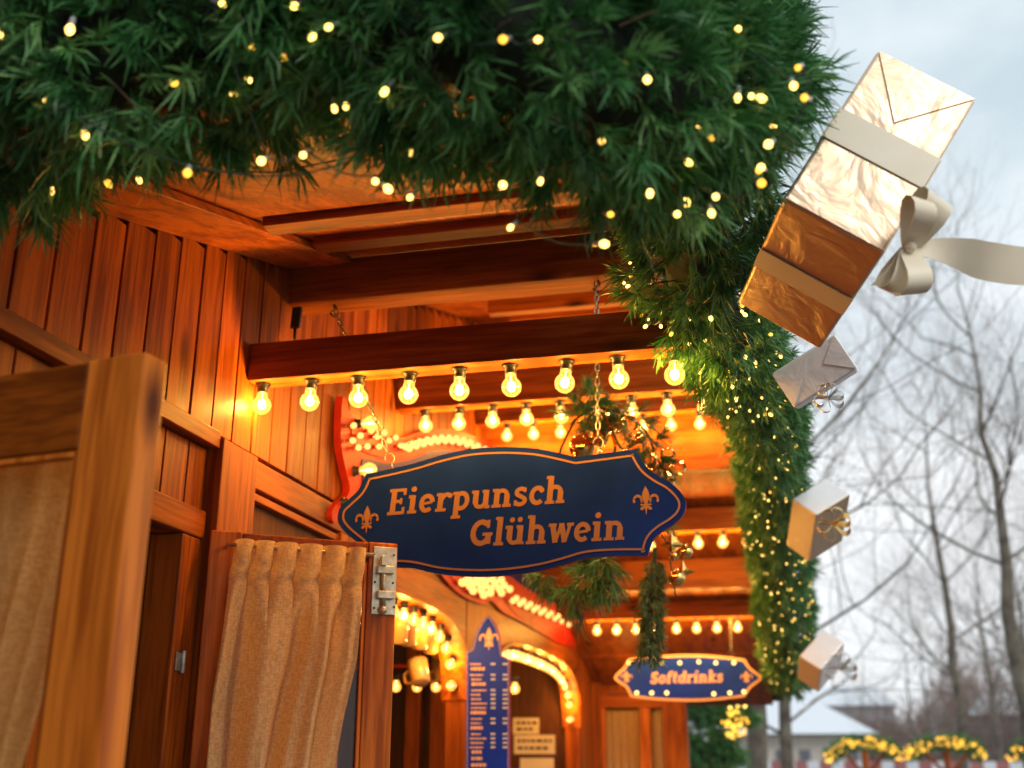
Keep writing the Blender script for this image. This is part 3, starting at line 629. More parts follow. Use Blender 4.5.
# ================================================================== lettering
def arcp(cx, cy, rx, ry, a0, a1, n=14): return [(cx + rx * math.cos(R_(a0 + (a1 - a0) * i / n)), cy + ry * math.sin(R_(a0 + (a1 - a0) * i / n))) for i in range(n + 1)]
ST, TH, SF = .30, .15, .15
def sf(x0, x1, y): return ([(x0, y), (x1, y)], SF)
def stem(x, y0, y1): return ([(x, y0), (x, y1)], ST)
GL = {
 'E': ([stem(.28, 0, 1.42), sf(0, .95, .07), sf(0, .95, 1.35), ([(.3, .72), (.72, .72)], .15), ([(.9, 0), (.9, .38)], .14), ([(.9, 1.42), (.9, 1.06)], .14), ([(.72, .55), (.72, .89)], .12)], 1.12),
 'i': ([stem(.27, 0, 1), sf(.02, .54, .067), sf(.02, .3, .933), 'dot', (.28, 1.34, .16)], .62),
 'e': ([(arcp(.47, .5, .32, .41, 5, 315), .22), ([(.2, .48), (.78, .55)], .13)], .95),
 'r': ([stem(.27, 0, 1), sf(.02, .62, .067), sf(.02, .3, .933), (arcp(.62, .55, .28, .36, 165, 60), .2), 'dot', (.8, .84, .14)], .92),
 'p': ([stem(.27, -.45, 1), sf(.02, .56, -.385), sf(.02, .3, .933), (arcp(.52, .5, .34, .42, 140, -140), .22)], 1.07),
 'u': ([stem(.25, .28, 1), (arcp(.52, .36, .27, .27, 180, 330), .2), stem(.82, 0, 1), sf(.0, .28, .933), sf(.6, .84, .933), sf(.82, 1.06, .067)], 1.14),
 'n': ([stem(.27, 0, 1), stem(.84, 0, .66), (arcp(.55, .6, .29, .3, 175, 0), .2), sf(.02, .54, .067), sf(.62, 1.09, .067), sf(.02, .3, .933)], 1.17),
 's': ([(arcp(.42, .735, .24, .19, 35, 250) + arcp(.40, .27, .27, .2, 65, -150), .2), ([(.64, .72), (.64, .98)], .12), ([(.13, .02), (.13, .32)], .12)], .84),
 'c': ([(arcp(.49, .5, .33, .41, 55, 315), .22), 'dot', (.7, .77, .14)], .88),
 'h': ([stem(.27, 0, 1.5), stem(.84, 0, .66), (arcp(.55, .6, .29, .3, 175, 0), .2), sf(.02, .54, .067), sf(.62, 1.09, .067), sf(.02, .3, 1.433)], 1.17),
 'l': ([stem(.27, 0, 1.5), sf(.02, .54, .067), sf(.02, .3, 1.433)], .58),
 'w': ([([(.2, 1), (.42, 0)], .24), ([(.42, 0), (.68, 1)], .15), ([(.68, 1), (.92, 0)], .24), ([(.92, 0), (1.17, 1)], .15), sf(0, .42, .933), sf(.55, .82, .933), sf(.98, 1.34, .933)], 1.34),
 'G': ([(arcp(.66, .71, .46, .58, 48, 335), .25), stem(1.06, .1, .62), sf(.74, 1.28, .62), ([(1.02, .95), (1.02, 1.38)], .14)], 1.36),
 'S': ([(arcp(.5, 1.03, .3, .28, 30, 250) + arcp(.48, .38, .33, .3, 70, -150), .24), ([(.8, 1.0), (.8, 1.38)], .14), ([(.14, .05), (.14, .46)], .14)], 1.02),
 'o': ([(arcp(.5, .5, .33, .41, 0, 360, 24), .22)], 1.0),
 'f': ([stem(.33, 0, 1.15), (arcp(.58, 1.12, .25, .28, 180, 50), .19), sf(.08, .7, .95), sf(.06, .62, .067)], .72),
 't': ([stem(.33, .25, 1.35), (arcp(.55, .3, .22, .22, 180, 310), .18), sf(.08, .7, .95)], .76),
 'd': ([(arcp(.5, .5, .33, .42, 40, 320), .22), stem(.82, 0, 1.5), sf(.58, .84, 1.433), sf(.82, 1.06, .067)], 1.1),
 'k': ([stem(.27, 0, 1.5), sf(.02, .54, .067), sf(.02, .3, 1.433), ([(.3, .4), (.82, .93)], .15), ([(.48, .55), (.88, .03)], .22), sf(.66, 1.08, .067), sf(.6, .98, .933)], 1.1)}
GL['ü'] = (GL['u'][0] + ['dot', (.33, 1.32, .14), 'dot', (.76, 1.32, .14)], 1.14)
def text_mesh(mb, txt, P0, P1, up, nrm, mat_i=0, shear=.10, track=.02, th=.0005):
    P0, P1 = Vector(P0), Vector(P1); up = Vector(up).normalized(); nrm = Vector(nrm).normalized()
    tot = sum(GL[c][1] + track for c in txt); d = P1 - P0; s = d.length / tot; dx = d.normalized(); x = 0; lay = 0
    def W(px, py, h): return P0 + dx * ((px + shear * py) * s) + up * (py * s) + nrm * h
    def ribbon(pts, w_, h):
        w_ = w_ * 1.14 if w_ < .28 else w_
        pl = []; pr = []
        for i, p in enumerate(pts):
            a = pts[max(i - 1, 0)]; b_ = pts[min(i + 1, len(pts) - 1)]; tx, ty = b_[0] - a[0], b_[1] - a[1]; l_ = math.hypot(tx, ty) or 1
            nx, ny = -ty / l_ * w_ / 2, tx / l_ * w_ / 2; pl.append((p[0] + nx, p[1] + ny)); pr.append((p[0] - nx, p[1] - ny))
        n = len(pts); vs = [W(*q, h) for q in pl] + [W(*q, h) for q in pr] + [W(*q, 0) for q in pl] + [W(*q, 0) for q in pr]; fs = []
        for i in range(n - 1):
            fs += [(i, n + i, n + i + 1, i + 1), (2 * n + i, i, i + 1, 2 * n + i + 1), (n + i, 3 * n + i, 3 * n + i + 1, n + i + 1)]
        fs += [(0, 2 * n, 3 * n, n), (n - 1, 2 * n - 1, 4 * n - 1, 3 * n - 1)]
        mb.add(vs, fs, mat_i, .5)
    for c in txt:
        g = GL[c][0]; i = 0
        while i < len(g):
            h = th + lay * 0.00006; lay = (lay + 1) % 12
            if g[i] == 'dot':
                cx, cy, r = g[i + 1]; n = 14; ring = [W(x + cx + r * math.cos(2 * math.pi * k / n), cy + r * math.sin(2 * math.pi * k / n), h) for k in range(n)]
                mb.add(ring, [tuple(range(n))], mat_i, .5); i += 2; continue
            pts, w_ = g[i]; ribbon([(x + a, b_) for a, b_ in pts], w_, h); i += 1
        x += GL[c][1] + track

def fleur(mb, c, dx, up, nrm, s, mat_i=0, h=0.0012):
    c, dx, up, nrm = Vector(c), Vector(dx).normalized(), Vector(up).normalized(), Vector(nrm).normalized()
    def pl(pts, hh): mb.add([c + dx * (x * s) + up * (y * s) + nrm * hh for x, y in pts], [tuple(range(len(pts)))], mat_i, .5)
    pl([(0, 1), (.16, .68), (.24, .38), (.16, .08), (.08, -.12), (-.08, -.12), (-.16, .08), (-.24, .38), (-.16, .68)], h)
    for sx in (-1, 1):
        o = arcp(.50, .12, .30, .36, 215, -30, 14); q = arcp(.50, .10, .16, .20, -30, 200, 10)
        pts = [(.1, -.14)] + o + q
        pts = [(sx * x, y) for x, y in pts]
        for i in range(len(o) - 1):
            k = int(i / (len(o) - 1) * (len(q) - 1)); a = o[i]; b_ = o[i + 1]; a2 = q[len(q) - 1 - k]; b2 = q[max(len(q) - 2 - k, 0)]
            pl([(sx * a[0], a[1]), (sx * b_[0], b_[1]), (sx * b2[0], b2[1]), (sx * a2[0], a2[1])], h + .0001 * sx + .0002)
        pl([(sx * .08, -.2), (sx * .34, -.34), (sx * .36, -.48), (sx * .22, -.52), (sx * .05, -.36)], h + .0003)
    pl([(-.34, -.12), (.34, -.12), (.34, -.22), (-.34, -.22)], h + .0005)
    pl([(-.1, -.22), (.1, -.22), (0, -.85)], h + .0006)

def inset(pts, d):
    n = len(pts); o = []; c = sum(pts, Vector()) / n
    for i in range(n):
        a, b_, e = pts[i - 1], pts[i], pts[(i + 1) % n]; t = (e - a).normalized(); nn = Vector((-t.z, 0, t.x)) 
        if nn.dot(c - b_) < 0 and False: nn = -nn
        o.append(b_ + nn * d)
    return o
def plaque(name, label, outline, y, m_face, m_rim, m_line, line_in=.012, line_w=.0045, t=.010, base=None, line_out=None):
    """outline = list of (Vector in plane y, is_corner)"""
    segs = []; n = len(outline); cur = [outline[0][0]]; pts = []
    runs = []; 
    for i in range(1, n + 1):
        p, k = outline[i % n]; cur.append(p)
        if k: runs.append(cur); cur = [p]
    for r_ in runs: pts += smooth_path(r_, 5)[:-1]
    area = sum(pts[i - 1].x * pts[i].z - pts[i].x * pts[i - 1].z for i in range(len(pts)))
    if area < 0: pts = pts[::-1]       # counter-clockwise in x-z
    root = thing(name, label, 'sign', base or (sum(p.x for p in pts) / len(pts), y, min(p.z for p in pts)))
    b = MB(); b.prism(pts, (0, 1, 0), t, 0, .5, 1); b.build('board', [m_face, m_rim], root)
    def ring(d0, d1, nm, m_, h):
        a = inset(pts, d0); c = inset(pts, d1); q = MB(); m_n = len(pts); off = Vector((0, -h, 0))
        q.add([p + off for p in a] + [p + off for p in c] + a + c, [(i, (i + 1) % m_n, m_n + (i + 1) % m_n, m_n + i) for i in range(m_n)]
              + [(2 * m_n + i, 2 * m_n + (i + 1) % m_n, (i + 1) % m_n, i) for i in range(m_n)] + [(m_n + i, m_n + (i + 1) % m_n, 3 * m_n + (i + 1) % m_n, 3 * m_n + i) for i in range(m_n)], 0, .5)
        q.build(nm, m_, root)
    ring(line_in, line_in + line_w, 'border_line', m_line, .0012)
    if line_out: ring(0.0005, line_out, 'rim_line', m_line, .0012)
    return root, pts
YS = 2.44
OUT = [(366, 474, 1), (390, 469, 0), (415, 463, 0), (442, 455, 0), (470, 449, 0), (498, 447, 0), (524, 447.5, 0), (545, 450, 0), (576, 457, 1), (606, 453, 0), (636, 449, 1), (645, 465, 0), (657, 475, 0), (671, 483, 0), (682, 494, 0), (686, 504, 0), (683, 515, 0), (674, 524, 0), (660, 533, 0), (652, 542, 0), (648, 556, 1),
       (618, 556, 0), (588, 558, 0), (566, 564, 0), (543, 570, 0), (515, 574.5, 0), (487, 576.5, 0), (460, 576, 0), (436, 573.5, 0), (410, 568, 0), (385, 567, 1), (372, 558, 0), (360, 545, 0), (347, 534, 0), (340, 526, 0), (337.5, 518, 0), (340, 508, 0), (349, 499, 0), (359, 489, 0)]
ms, mspts = plaque('hanging_sign', 'large navy hanging sign with copper border reading Eierpunsch Glühwein', [(at(a, b_, y=YS), k) for a, b_, k in OUT], YS, M['navy'], M['rimred'] if 'rimred' in M else M['redpaint'], M['copper'])
b = MB(); U = Vector((0, 0, 1)); NF = Vector((0, -1, 0))
def on(px, py, y, h=0.0): return at(px, py, y=y)
text_mesh(b, 'Eierpunsch', on(387, 515, YS), on(566, 502.5, YS), U - Vector((.0, 0, 0)), NF)
text_mesh(b, 'Glühwein', on(468, 546.5, YS), on(626, 539.5, YS), U, NF); b.build('lettering', M['copper'], ms)
for px, py in ((367, 521), (646, 502)):
    b = MB(); fleur(b, on(px, py, YS), (1, 0, .0), U, NF, 0.036); b.build('fleur_emblem', M['copper'], ms)
# chains
def chain(name, label, a, b_, group, link=.018, wr=.0019, hook=True, extra=None):
    a, b_ = Vector(a), Vector(b_); t = thing(name, label, 'chain', b_, group); d = (a - b_); L_ = d.length; d.normalize()
    m = MB(); s0 = 0.045 if hook else 0; n = max(2, int((L_ - s0) / link)); st_ = (L_ - s0) / n; side = d.cross(Vector((0, 1, 0))).normalized(); o2 = d.cross(side)
    for i in range(n):
        c = b_ + d * (s0 + (i + .5) * st_); w_ = side if i % 2 else o2; pts = []
        for k in range(13):
            q = 2 * math.pi * k / 12; pts.append(c + d * math.cos(q) * st_ * .66 + w_ * math.sin(q) * link * .27)
        m.tube(pts, wr, 5, cap=False)
    m.build('links', M['steel'], t)
    if hook:
        h = MB(); pts = [b_ + d * 0, b_ + d * .016] + [b_ + d * (.030) + d * math.sin(R_(q)) * .0135 + side * -math.cos(R_(q)) * .0115 + side * .0 for q in range(-60, 200, 20)]
        h.tube(smooth_path(pts, 2), .0017, 6); h.build('hook', M['steel'], t)
    return t
hookL = at(333, 312, y=2.49); hookL.z = zA
chain('hanging_chain', 'slanting chain holding the left end of the navy sign', hookL, on(393, 469, YS) + Vector((0, .005, 0)), 'chains of the navy sign')
hookR = at(596, 278, y=2.49); hookR.z = zA
chain('hanging_chain', 'upright chain holding the right end of the navy sign', hookR, on(598, 455, YS) + Vector((0, .005, 0)), 'chains of the navy sign')
b = MB()
for px, hk in ((333, hookL), (596, hookR)):
    b.tube(smooth_path([hk + Vector((0, 0, .004)), hk + Vector((.009, 0, -.012)), hk + Vector((-.007, 0, -.022)), hk + Vector((.006, 0, -.034)), hk + Vector((.013, 0, -.028))], 4), .0026, 6)
b.build('screw_hook', M['iron'], stall)
tg = at(295, 316, y=2.40); b = MB(); b.frame(tg + Vector((-.012, 0, -.03)), ((.024, 0, 0), (0, .012, 0), (0.003, 0, .055))); b.tube([tg + Vector((0, .005, -.03)), tg + Vector((.001, .005, -.06))], .004)
b.build('black_clamp', M['black'], stall, .002)

# ---- Softdrinks sign
YD = 5.98
o2 = [(628, 659, 1), (655, 656, 0), (690, 654.5, 0), (720, 656, 0), (745, 659, 1), (751, 668, 0), (762, 678, 0), (751, 688, 0), (745, 697, 1), (720, 700, 0), (690, 701.5, 0), (655, 700, 0), (630, 697, 1), (626, 688, 0), (614, 678, 0), (624, 667, 0)]
sd_, sp = plaque('hanging_sign', 'small blue hanging sign with pale pink edge reading Softdrinks', [(at(a, b_, y=YD), k) for a, b_, k in o2], YD, M['blue'], M['redpaint'], M['peach'], line_in=.012, line_w=.001, line_out=.011)
b = MB(); text_mesh(b, 'Softdrinks', on(650, 683.5, YD), on(723, 682, YD), U, NF, shear=.18); b.build('lettering', M['peach'], sd_)
for px in (626.5, 746.5):
    b = MB(); fleur(b, on(px, 678, YD), (1, 0, 0), U, NF, 0.036); b.build('fleur_emblem', M['peach'], sd_)
for px, py in ((629, 663), (662, 663), (680, 663), (699, 662), (716, 663), (734, 663), (637, 693), (652, 693), (667, 693), (714, 694), (730, 693), (744, 692)):
    p = on(px, py, YD); b = MB(); b.ball(p + Vector((0, -.012, 0)), .009, 10, 0); b.tube([p, p + Vector((0, -.006, 0))], .006, 8, 1)
    b.build('bulb', [M['led'], M['black']], sd_)
chain('hanging_chain', 'thin chain holding the right end of the blue Softdrinks sign', (at(730, 615, y=5.88).x, 5.90, z6 + .0), on(731, 659, YD) + Vector((0, .004, 0)), 'chains of the blue sign', link=.02, wr=.0022)
chain('hanging_chain', 'thin chain holding the left end of the blue Softdrinks sign', (at(645, 615, y=5.88).x, 5.90, z6 + .0), on(645, 659, YD) + Vector((0, .004, 0)), 'chains of the blue sign', link=.02, wr=.0022)

# ---- price board with arched top, standing out from the wall
yp = 3.98
pb = [(466, 800, 1), (466, 652, 1), (472, 649, 1), (476, 634, 0), (482, 622, 0), (488, 616, 0), (494, 622, 0), (499, 634, 0), (502, 655, 1), (509.5, 659, 1), (509.5, 800, 1)]
pr, ppts = plaque('price_board', 'tall narrow blue price board with pointed top beside the first arch', [(at(a, b_, y=yp), k) for a, b_, k in pb], yp, M['blue'], M['redpaint'], M['peach'], line_in=.004, line_w=.0015, t=.014)
pr['category'] = 'price board'
b = MB(); fleur(b, on(489, 640, yp), (1, 0, 0), U, NF, .045); b.build('fleur_emblem', M['peach'], pr)
b = MB()
yrow = 664
while yrow < 768:
    x0 = 470 + rng.random() * 2; hdr = rng.random() < .22
    x1 = 480 + rng.random() * 8
    x = x0
    while x < x1:
        w_ = rng.uniform(1.5, 4); a = on(x, yrow + 1.0 + hdr, yp); c = on(min(x + w_, x1), yrow - .6 - hdr * .6, yp); b.box((a.x, yp - .0025, a.z), (c.x, yp - .0004, c.z), 0, .5); x += w_ + .8
    for xx in (491, 503):
        if not hdr:
            for q in range(3): a = on(xx + q * 1.6, yrow + .9, yp); c = on(xx + q * 1.6 + 1.1, yrow - .9, yp); b.box((a.x, yp - .0025, a.z), (c.x, yp - .0004, c.z), 1, .5)
    yrow += 4.4 if not hdr else 6.5
b.build('lettering', [M['peach'], M['snow']], pr)

M['gball'] = mat('gold_bauble', (0.9, 0.55, 0.16), 0.12, 1.0)[0]
# ================================================================== ornate header board over the arches
XB = WX + 0.028
def hb(px, py): return at(px, py, x=XB)
hd = thing('header_board', 'ornate red edged header board with blue panels and many glowing bulbs over the arches', 'header board', (XB, 3.6, 2.2))
outl = [(343, 396), (349, 410), (357, 420), (370, 428), (388, 436), (404, 437), (420, 432), (440, 429), (462, 432), (484, 440), (505, 452), (525, 478), (545, 520), (565, 565), (584, 592), (596, 606), (598, 620), (593, 632), (596, 645), (580, 648), (560, 643), (540, 632), (520, 621), (503, 612), (492, 601), (484, 604), (470, 600), (455, 590), (440, 573), (425, 556), (408, 548), (390, 548), (372, 540), (356, 527), (344, 519), (334, 523), (332, 512), (338, 503), (346, 498), (350, 488), (346, 470), (341, 440)]
op = [hb(*q) for q in outl]
pts = smooth_path(op, 3, True)
b = MB(); b.prism([p - Vector((.022, 0, 0)) for p in pts], (1, 0, 0), .022, 0, .5); b.build('frame', M['redpaint'], hd)
def hpoly(lst, m_, name, dx):
    q = smooth_path([hb(*c) for c in lst], 3, True); b = MB(); b.prism([p + Vector((dx, 0, 0)) for p in q], (1, 0, 0), .003, 0, .5); b.build(name, m_, hd)
hpoly([(362, 459), (385, 463), (408, 460), (428, 452), (445, 450), (470, 456), (492, 470), (512, 496), (535, 535), (556, 575), (575, 600), (582, 612), (560, 606), (540, 596), (522, 585), (505, 573), (480, 560), (450, 545), (425, 535), (400, 530), (375, 518), (358, 505), (362, 480)], M['navy'], 'panel', .0005)
hpoly([(352, 424), (372, 434), (392, 441), (412, 439), (436, 435), (462, 438), (486, 447), (500, 458), (482, 453), (460, 446), (440, 444), (420, 450), (404, 456), (385, 458), (364, 452), (353, 442)], M['redpaint'], 'inlay', .0005)
hpoly([(448, 573), (462, 571), (482, 574), (500, 580), (508, 592), (498, 600), (484, 600), (468, 594)], M['redpaint'], 'inlay', .0005)
hpoly([(505, 598), (520, 600), (545, 612), (570, 625), (590, 632), (588, 642), (565, 640), (540, 628), (515, 614)], M['redpaint'], 'inlay', .0005)
def hbulb(px, py, r, big=False, lit=False):
    p = hb(px, py) + Vector((.004, 0, 0)); m3 = MB()
    if big:
        g, so, fi = bulb_shapes(p + Vector((r * 2.0, 0, 0)), r, (-1, 0, 0))
        for src, mi in ((g, 0), (so, 1), (fi, 2)): m3.add(src.v, src.f, mi, .5, True)
        m3.build('bulb', [M['bulbglass'], M['black'], M['filament']], hd)
    else:
        m3.tube([p, p + Vector((.012, 0, 0))], r * .7, 8, 1); m3.ball(p + Vector((.012 + r * .8, 0, 0)), r, 10, 0)
        m3.build('bulb', [M['pearl'], M['gball']], hd)
    if lit: point_light(p + Vector((.09, 0, 0)), hd, BULB_W * .045)
M['pearl'] = emit('small_bulb_glow', (1, 0.50, 0.12), 1.9)
for i, (px, py) in enumerate(((356, 424), (354, 471), (343, 503))): hbulb(px, py, .021, True, True)
for i in range(26):
    t = i / 25; px = 398 + t * 92; py = 447 - 10 * math.sin(math.pi * min(1, t * 1.05)) + (6 * t * t) + (i % 2) * 3; hbulb(px, py, .012, False, i % 6 == 2)
for i, (px, py) in enumerate([(364, 431), (370, 437), (377, 433), (382, 441), (389, 438), (394, 446), (353, 436), (351, 448), (360, 447), (372, 447), (346, 426), (345, 441)]): hbulb(px, py, .009, False, i in (3, 8))
for i in range(22):
    a = i * 2.4; rr = math.sqrt(i / 22); hbulb(478 + 26 * rr * math.cos(a), 585 + 11 * rr * math.sin(a) + 3 * rr * math.cos(a), .015, False, i % 7 == 3)
for i in range(24):
    t = i / 23; px = 507 + t * 82; py = 601 + t * 34 - (i % 2) * 4; hbulb(px, py, .013, False, i % 7 == 2)
for px, py in ((585, 607), (589, 617), (586, 628), (576, 607)): hbulb(px, py, .02)

# ================================================================== window shutters
def shutter(name, label, H, E, z0, z1, stile, rail, t, rsign=1, mats=('panel_woodZ', 'panel_woodX')):
    H = Vector((H[0], H[1], 0)); E = Vector((E[0], E[1], 0)); u = (E - H); W_ = u.length; u.normalize(); n = Vector((u.y, -u.x, 0))   # n faces the viewer
    root = thing(name, label, 'window shutter', (H.x, H.y, z0))
    def bx(mb, a0, a1, zz0, zz1, d0, d1): mb.frame(H + u * a0 + n * d0 + Vector((0, 0, zz0)), (u * (a1 - a0), n * (d1 - d0), Vector((0, 0, zz1 - zz0))))
    b = MB(); bx(b, 0, stile, z0, z1, -t / 2, t / 2); b.build('hinge_stile', M[mats[0]], root, .003)
    b = MB(); bx(b, W_ - stile, W_, z0, z1, -t / 2, t / 2); b.build('lock_stile', M[mats[0]], root, .003)
    b = MB(); bx(b, stile + .0005, W_ - stile - .0005, z1 - rail, z1 - .0015, -t / 2 + .002, t / 2 - .0015); b.build('top_rail', M[mats[1]], root, .003)
    b = MB(); bx(b, stile + .0005, W_ - stile - .0005, z0, z0 + rail, -t / 2 + .002, t / 2 - .0015); b.build('bottom_rail', M[mats[1]], root, .003)
    g = MB(); bx(g, stile - .002, W_ - stile + .002, z0 + rail - .002, z1 - rail + .002, -.002, .002); g.build('pane', M['glass'], root)
    m = MB()
    for a0, a1 in ((stile, stile + .008), (W_ - stile - .008, W_ - stile)): bx(m, a0 + .0005, a1 - .0005, z0 + rail, z1 - rail, .003, t / 2 - .004)
    bx(m, stile + .008, W_ - stile - .008, z1 - rail - .008, z1 - rail - .0005, .003, t / 2 - .004); m.build('glazing_bead', M[mats[0]], root, .001)
    return root, H, u, n, W_, bx
zt1 = 2.085
E1 = at(157, 357, z=zt1); Q1 = at(0, 380, z=zt1); dd = (Q1 - E1); H1 = E1 + dd * ((WX + .01 - E1.x) / dd.x)
r1, H, u, n, W_, bx = shutter('window_shutter', 'near wooden window shutter at the left edge with knotty stile and burlap behind glass', H1, E1, 0.95, zt1, .085, .112, .042)
curtain(H + u * (.03) - n * .03, H + u * (W_ - .07) - n * .03, n, zt1 - .05, 1.0, 7, .014, 'curtain', r1, M['burlap'], n=90, r_edge=lambda v: 1.0 - .55 * v)
for (a, zz) in ((.045, 1.9), ):
    pass
zt2 = at(212, 531, x=WX + .02).z
E2 = at(396, 545, z=zt2); H2 = at(210, 531, z=zt2)
r2, H, u, n, W_, bx = shutter('window_shutter', 'open window shutter with pleated burlap curtain and metal bolt in the middle', H2, E2, 0.95, zt2, .066, .045, .032)
def re2(v): return 1.0 - .02 * v + (.03 * math.sin(v * 8) if v < .3 else 0) - max(0, v - .12) * .12
curtain(H + u * .040 + n * .046, H + u * (W_ - .082) + n * .046, n, zt2 - .022, 1.0, 6.0, .024, 'curtain', r2, M['burlap'], n=220, rows=60, head=.07,
        l_edge=lambda v: .03 - .09 * min(1, v * 3.2), r_edge=lambda v: 1.0 - .05 * min(1, v * 3) - .55 * max(0, v - .22))
b = MB(); b.tube([H + u * .03 + n * .046 + Vector((0, 0, zt2 - .034)), H + u * (W_ - .062) + n * .046 + Vector((0, 0, zt2 - .034))], .004, 8)
for q_ in (.034, W_ - .066): b.tube([H + u * q_ + n * .014 + Vector((0, 0, zt2 - .034)), H + u * q_ + n * .048 + Vector((0, 0, zt2 - .034))], .004, 8)
b.build('curtain_rod', M['nickel'], r2)
# bolt latch on the lock stile
def lp(px, py, d): 
    """point on the shutter face plane (offset d) under a pixel"""
    dr_ = CR * ((px - 512) / F) + CU * ((384 - py) / F) + fw; o = H + n * d; t_ = (o - EYE).dot(n) / dr_.dot(n); return EYE + dr_ * t_
def lbox(mb, px0, px1, py0, py1, d0, d1):
    a = lp(px0, py1, d0); c = lp(px1, py0, d0); s0 = (a - H).dot(u); s1 = (c - H).dot(u); mb.frame(H + u * s0 + n * d0 + Vector((0, 0, a.z)), (u * (s1 - s0), n * (d1 - d0), Vector((0, 0, c.z - a.z))))
lt = MB(); lbox(lt, 371, 397, 548, 614, .0165, .0185); pl_ = lt.build('latch_plate', M['nickel'], r2, .0008)
lt = MB(); a = lp(384, 556, .026); c = lp(383, 610, .026); lt.tube([a, c], .0055, 12); lt.ball(c, .0095, 12)
lt.frame(lp(380, 566, .03) , (u * .012, n * .016, Vector((0, 0, .02)))); lt.build('latch_bolt', M['nickel'], r2)
for py in (570, 595):
    lt = MB(); lbox(lt, 376, 393, py - 3, py + 4, .0188, .034); lt.build('latch_loop', M['nickel'], r2, .002)
lt = MB()
for px, py in ((374, 554), (394, 555), (374, 608), (394, 607), (375, 582), (393, 583)): lt.ball(lp(px, py, .0188), .0028, 8)
lt.build('latch_screw', M['iron'], r2)

# ================================================================== GARLANDS
def garland(name, label, ctl, tips_n, per, length, width, spread, group, mats, jitter=.32, coreR=.5, scale=(.8, 1.2)):
    path = smooth_path([c[0] for c in ctl], 8); rr = []
    for i in range(len(ctl) - 1):
        for k in range(8): rr.append(ctl[i][1] + (ctl[i + 1][1] - ctl[i][1]) * k / 8)
    rr.append(ctl[-1][1])
    root = thing(name, label, 'garland', path[0], group)
    b = MB(); b.tube(path, [r * coreR * rng.uniform(.9, 1.08) for r in rr], 14); b.build('core', M['core'], root)
    tips = tips_on_path(path, rr, tips_n, jitter, scale)
    tips += [(path[-1] + Vector((rng.gauss(0, .3), rng.gauss(0, .3), rng.gauss(0, .2))) * rr[-1], Vector((rng.gauss(0, .5), rng.gauss(0, .5), -.8 + rng.gauss(0, .4))), 1.0) for _ in range(60)]
    needles_obj('needles', tips, mats, root, per, length, width, spread)
    tw = MB()
    for p, d, q in tips[::6]:
        d = Vector(d).normalized(); p = Vector(p); tw.tube([p - d * .035, p + Vector((0, 0, .003)), p + d * length * .75], [.0022, .0018, .001], 4, 0, .5, True, False)
    tag(tw.build('twigs', M['twigbrown'], root), kind='stuff')
    return root, path, rr
front = [(at(-330, 20, y=1.12), .21), (at(-120, 55, y=1.14), .20), (at(0, 60, y=1.16), .182), (at(150, 42, y=1.16), .172), (at(300, -22, y=1.18), .165), (at(430, 8, y=1.18), .175), (at(540, 48, y=1.22), .175), (at(635, 84, y=1.32), .163), (at(690, 80, y=1.45), .145), (at(706, 30, y=1.6), .13)]
gf, fpath, frad = garland('garland', 'thick dark green fir garland draped across the front edge of the porch roof', front, 3900, 30, .041, .0015, .78, 'fir garlands on the porch roof', M['needle'])
eave = [(at(700, 130, y=1.72), .15), (at(695, 215, y=1.95), .142), (at(700, 285, y=2.2), .125), (at(733, 350, y=2.55), .105), (at(764, 410, y=3.1), .09), (at(770, 470, y=3.75), .085), (at(777, 530, y=4.5), .10), (at(783, 590, y=5.2), .115), (at(786, 640, y=5.8), .12), (at(788, 678, y=6.25), .10)]
ge, epath, erad = garland('garland', 'long fir garland running down the right eave of the porch with dense fairy lights', eave, 4600, 24, .031, .0014, .85, 'fir garlands on the porch roof', [M['needle'], M['needle']], scale=(.8, 1.25))

def lights(name, label, spots, r, parts, emis, ln=.014):
    """spots: list of (pos, dir)"""
    root = thing(name, label, 'fairy lights', spots[0][0]); proto = None
    r_0 = r
    for i, (p, d) in enumerate(spots[:parts]):
        r = r_0 * rng.uniform(.75, 1.15); em_ = emis if rng.random() < .75 else M['led_amber']
        b = MB(); d = Vector(d).normalized(); b.lathe(p, [(.0008, -ln), (r * .62, -ln), (r * .7, -.001), (r * .7, .0), (.0005, .0)], d, 8, 1); b.ball(Vector(p) + d * r * 1.1, r, 8, 0, 1.35, axis=d)
        b.build('led_bulb', [em_, M['ledcap']], root)
    pts = [Vector(q[0]) - Vector(q[1]).normalized() * ln for q in spots]; cur = pts.pop(0); b = MB()
    while pts:
        j = min(range(len(pts)), key=lambda q: (pts[q] - cur).length_squared); nx_ = pts.pop(j); dd_ = (nx_ - cur).length
        b.tube(smooth_path([cur, cur.lerp(nx_, .5) + Vector((rng.uniform(-.01, .01), 0, -.10 * dd_ - .004)), nx_], 3), .0013, 4, 0, .5, True, False)
        cur = nx_
    b.build('cable', M['cable'], root)
    if len(spots) > parts:
        b = MB()
        for p, d in spots[parts:]:
            d = Vector(d).normalized(); b.lathe(p, [(r * .62, -ln), (r * .7, 0)], d, 6, 1); b.ball(Vector(p) + d * r * 1.1, r, 8, 0, 1.35, axis=d)
        tag(b.build('led_bulbs', [emis, M['ledcap']], root), kind='stuff')
    return root
